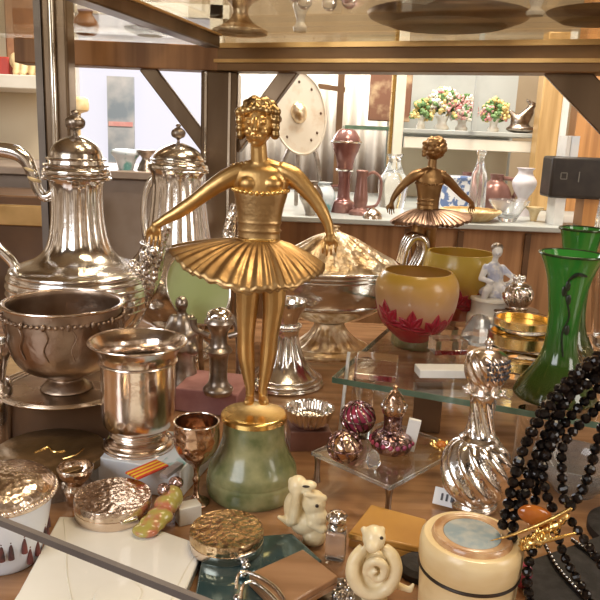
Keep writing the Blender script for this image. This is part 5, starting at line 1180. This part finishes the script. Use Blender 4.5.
# bronze bird-like sculpture
q = onY(521, 128, 1.99); d = 1.99/F
t = thing('dark_sculpture', (q.x, 1.99, VZ), 'dark metal winged sculpture on the vitrine shelf', 'sculpture')
g = G(); B = V((q.x, 1.99, VZ))
ell(g, B+V((0, 0, 4*d)), (15*d, 9*d, 4*d)); ell(g, B+V((-3*d, 0, 11*d)), (8*d, 6*d, 7*d)); limb(g, B+V((-2*d, 0, 14*d)), B+V((10*d, 0, 27*d)), 5*d, 2.5*d); limb(g, B+V((2*d, 0, 10*d)), B+V((8*d, 0, 20*d)), 5*d, 3*d); limb(g, B+V((-6*d, 0, 14*d)), B+V((-12*d, 0, 20*d)), 4*d, 2*d); limb(g, B+V((10*d, 0, 27*d)), B+V((3*d, 0, 31*d)), 2.5*d, 1.5*d)
obj('body', g, 'pewter', t, remesh=.004, smoothing=1)
# counter top items right side
q = onY(452, 205, 1.72); t = thing('porcelain_box', (q.x, 1.72, CTZ), 'blue and white porcelain box on the counter behind the turned ballerina', 'box')
g = G(); z1 = zrow(q.x, 1.72, 180); box(g, (q.x, 1.72, (CTZ+z1)/2), (.075, .05, z1-CTZ), .15); obj('base', g, 'porcelain_blue', t, bevel=.004)
g = G(); box(g, (q.x, 1.72, z1+.005), (.08, .055, .012), .15); obj('lid', g, 'porcelain_blue', t, bevel=.004)
_, p = back('shell_dish', 470, 217, 1.56, [(18, 217), (24, 215), (29, 211), (28, 209)], 'shell', 'shallow cream shell shaped dish at the counter edge', 'dish', flute=(18, .06, CTZ, CTZ+.04), inn=(.003, .004))
back('glass_bottle', 476, 210, 1.66, [(8, 212), (8.5, 208), (8, 180), (7, 172), (4, 164), (3.4, 156), (5, 153), (4, 150)], 'crystal', 'tall narrow clear glass bottle on the counter', 'bottle')
p = onY(494, 205, 1.75); d = 1.78/F
t = thing('dark_jug', (p.x, 1.75, CTZ), 'dark round jug with spout and handle behind the glass bottle', 'jug')
g = G(); h0 = zrow(p.x, 1.75, 174)-CTZ; lathe(g, p.x, 1.75, smooth_prof([(7*d, CTZ), (13*d, CTZ+h0*.15), (16*d, CTZ+h0*.4), (12*d, CTZ+h0*.7), (6*d, CTZ+h0*.85), (7*d, CTZ+h0)], 4), 40); obj('body', g, 'maroon_dark', t)
g = G(); tube(g, [(p.x+6*d, 1.75, CTZ+h0*.9), (p.x+17*d, 1.75, CTZ+h0*.85), (p.x+20*d, 1.75, CTZ+h0*.55), (p.x+14*d, 1.75, CTZ+h0*.3)], 2*d, 8); obj('handle', g, 'maroon_dark', t)
back('pale_urn', 522, 205, 1.72, [(8, 207), (6, 202), (5, 198), (10, 190), (12, 182), (8, 175), (7, 171), (9, 168)], 'lilac', 'pale grey porcelain urn on the counter beside the golden post', 'urn')
back('pink_pear_vase', 466, 200, 1.86, [(8, 204), (11, 196), (11, 186), (6, 176), (7, 172)], 'maroon', 'dull maroon vase behind the tall narrow glass bottle', 'vase')
back('glass_bowl', 508, 213, 1.58, [(8, 214), (14, 210), (19, 203), (20, 200)], 'crystal', 'clear glass bowl on the counter in front of the pale urn', 'bowl', inn=(.003, .008))
t0, p = back('small_round_plate', 534, 214, 1.6, [(3, 214), (5, 212), (8, 209), (9, 207)], 'shell', 'small cream cup at the counter end by the golden post', 'cup', inn=(.003, .006))
# wood panel, box for a reflected phone, books at right
p0, p1 = onY(560, 60, 1.88), onY(680, 60, 1.88)
g = G(); xa = VX1+.075; box(g, ((xa+p1.x)/2, 1.93, CTZ+.5), (p1.x-xa, .05, 1.0)); tag(obj('wooden_cupboard', g, 'wood_orange'), 'warm orange brown wooden cupboard side beyond the golden post', 'cupboard')
CBY = 1.52
zb_ = onY(575, 199, CBY).z; zt2 = onY(575, 157, CBY).z
x0_, x1_ = onY(552, 178, CBY).x, onY(640, 178, CBY).x
t = thing('book_stand', (x0_+.02, CBY+.06, CTZ), 'pale narrow stand under the black phone box behind the green vases', 'stand')
g = G(); q = onY(562, 210, CBY); box(g, (q.x, CBY+.04, (CTZ+zb_)/2), (.022, .05, zb_-CTZ)); obj('upright', g, 'white_card', t)
g = G(); q = onY(600, 210, CBY); box(g, (q.x, CBY+.04, (CTZ+zb_)/2), (.06, .05, zb_-CTZ)); obj('upright', g, 'wood_orange', t)
t = thing('reflected_phone', ((x0_+x1_)/2, CBY+.04, zb_), 'black box serving as a reflected phone, with a small square mark behind the clear vase', 'case')  # solid box added in place of a phone seen in the mirror
g = G(); box(g, ((x0_+x1_)/2, CBY+.04, (zb_+zt2)/2), (x1_-x0_, .07, zt2-zb_)); obj('shell', g, 'reflected_phone', t, bevel=.006)
g = G(); c = onY(564, 176, CBY+.004); s = .013
for dx, dz, w_, h_ in ((-s/2, 0, .002, s), (s/2, 0, .002, s), (0, s/2, s, .002), (0, -s/2, s, .002)): box(g, (c.x+dx, CBY+.0045, c.z+dz), (w_, .002, h_))
c = onY(579, 177, CBY+.004); box(g, (c.x, CBY+.0045, c.z), (.002, .002, .022))
obj('square_mark', g, 'grey_mark', t)
for i, (x, mt, lab, w_) in enumerate(((564, 'white_card', 'thin white booklet standing on the black phone box', .010), (570, 'blue_card', 'pale blue booklet standing on the black phone box', .018))):
    q = onY(x, 150, CBY+.04); zz = zrow(q.x, CBY+.04, 136); g = G(); box(g, (q.x, CBY+.04, (zt2+zz)/2), (w_, .05, zz-zt2)); tag(obj('booklet', g, mt), lab, 'booklet')

# ------------------------------------------------------------------ world and lights
wd = bpy.data.worlds.new('World'); sc.world = wd; wd.use_nodes = True
nt = wd.node_tree; N = nt.nodes; L = nt.links; bg = N['Background']
tc = N.new('ShaderNodeTexCoord'); mp = N.new('ShaderNodeMapping'); mp.inputs['Scale'].default_value = (1, 1, .8); L.new(tc.outputs['Generated'], mp.inputs[0])
nz = N.new('ShaderNodeTexNoise'); nz.inputs['Scale'].default_value = 6.5; nz.inputs['Detail'].default_value = 6; nz.inputs['Roughness'].default_value = .65; L.new(mp.outputs[0], nz.inputs[0])
cr = N.new('ShaderNodeValToRGB'); e = cr.color_ramp.elements
e[0].position = .36; e[0].color = (.035, .02, .012, 1); e[1].position = .74; e[1].color = (1.3, 1.2, 1.1, 1)
for p_, c_ in ((.46, (.16, .10, .06, 1)), (.55, (.42, .31, .21, 1)), (.63, (.75, .64, .52, 1))):
    x = e.new(p_); x.color = c_
L.new(nz.outputs[0], cr.inputs[0]); L.new(cr.outputs[0], bg.inputs[0]); bg.inputs[1].default_value = 1.15
def area(name, loc, target, size, sy, col, power):
    ld = bpy.data.lights.new(name, 'AREA'); ld.shape = 'RECTANGLE'; ld.size = size; ld.size_y = sy; ld.color = col; ld.energy = power
    o = bpy.data.objects.new(name, ld); COL.objects.link(o); o.location = loc
    o.rotation_euler = (V(target)-V(loc)).to_track_quat('-Z', 'Y').to_euler(); return o
area('ceiling_lamp', (.25, .55, 1.75), (.05, .75, 0), .5, .5, (1, .84, .64), 13)
area('shop_window', (-1.3, -.9, 1.0), (0, .8, .15), 1.2, 1.0, (.93, .96, 1), 20)
area('counter_fill', (.5, 1.5, 1.7), (.3, 1.9, .3), .5, .4, (1, .90, .76), 26)  # added fill light for counter and curtain, no lamp seen there
area('curtain_fill', (-.25, 1.75, 1.35), (0, 2.6, .5), .35, .35, (1, .95, .86), 14)  # fill light added to brighten the curtain, no lamp seen there
area('side_area_light', (1.6, -.2, .9), (.1, .8, .2), .6, 1.0, (1, .93, .84), 10)  # warm area light aimed in from the right
area('window_light', (-.75, 2.7, .75), (-.2, 1.0, .1), .6, .5, (.92, .95, 1), 7)
vs_ = sc.view_settings; vs_.view_transform = 'Standard'; vs_.look = 'None'; vs_.exposure = 0.3; vs_.gamma = 1; vs_.use_curve_mapping = False
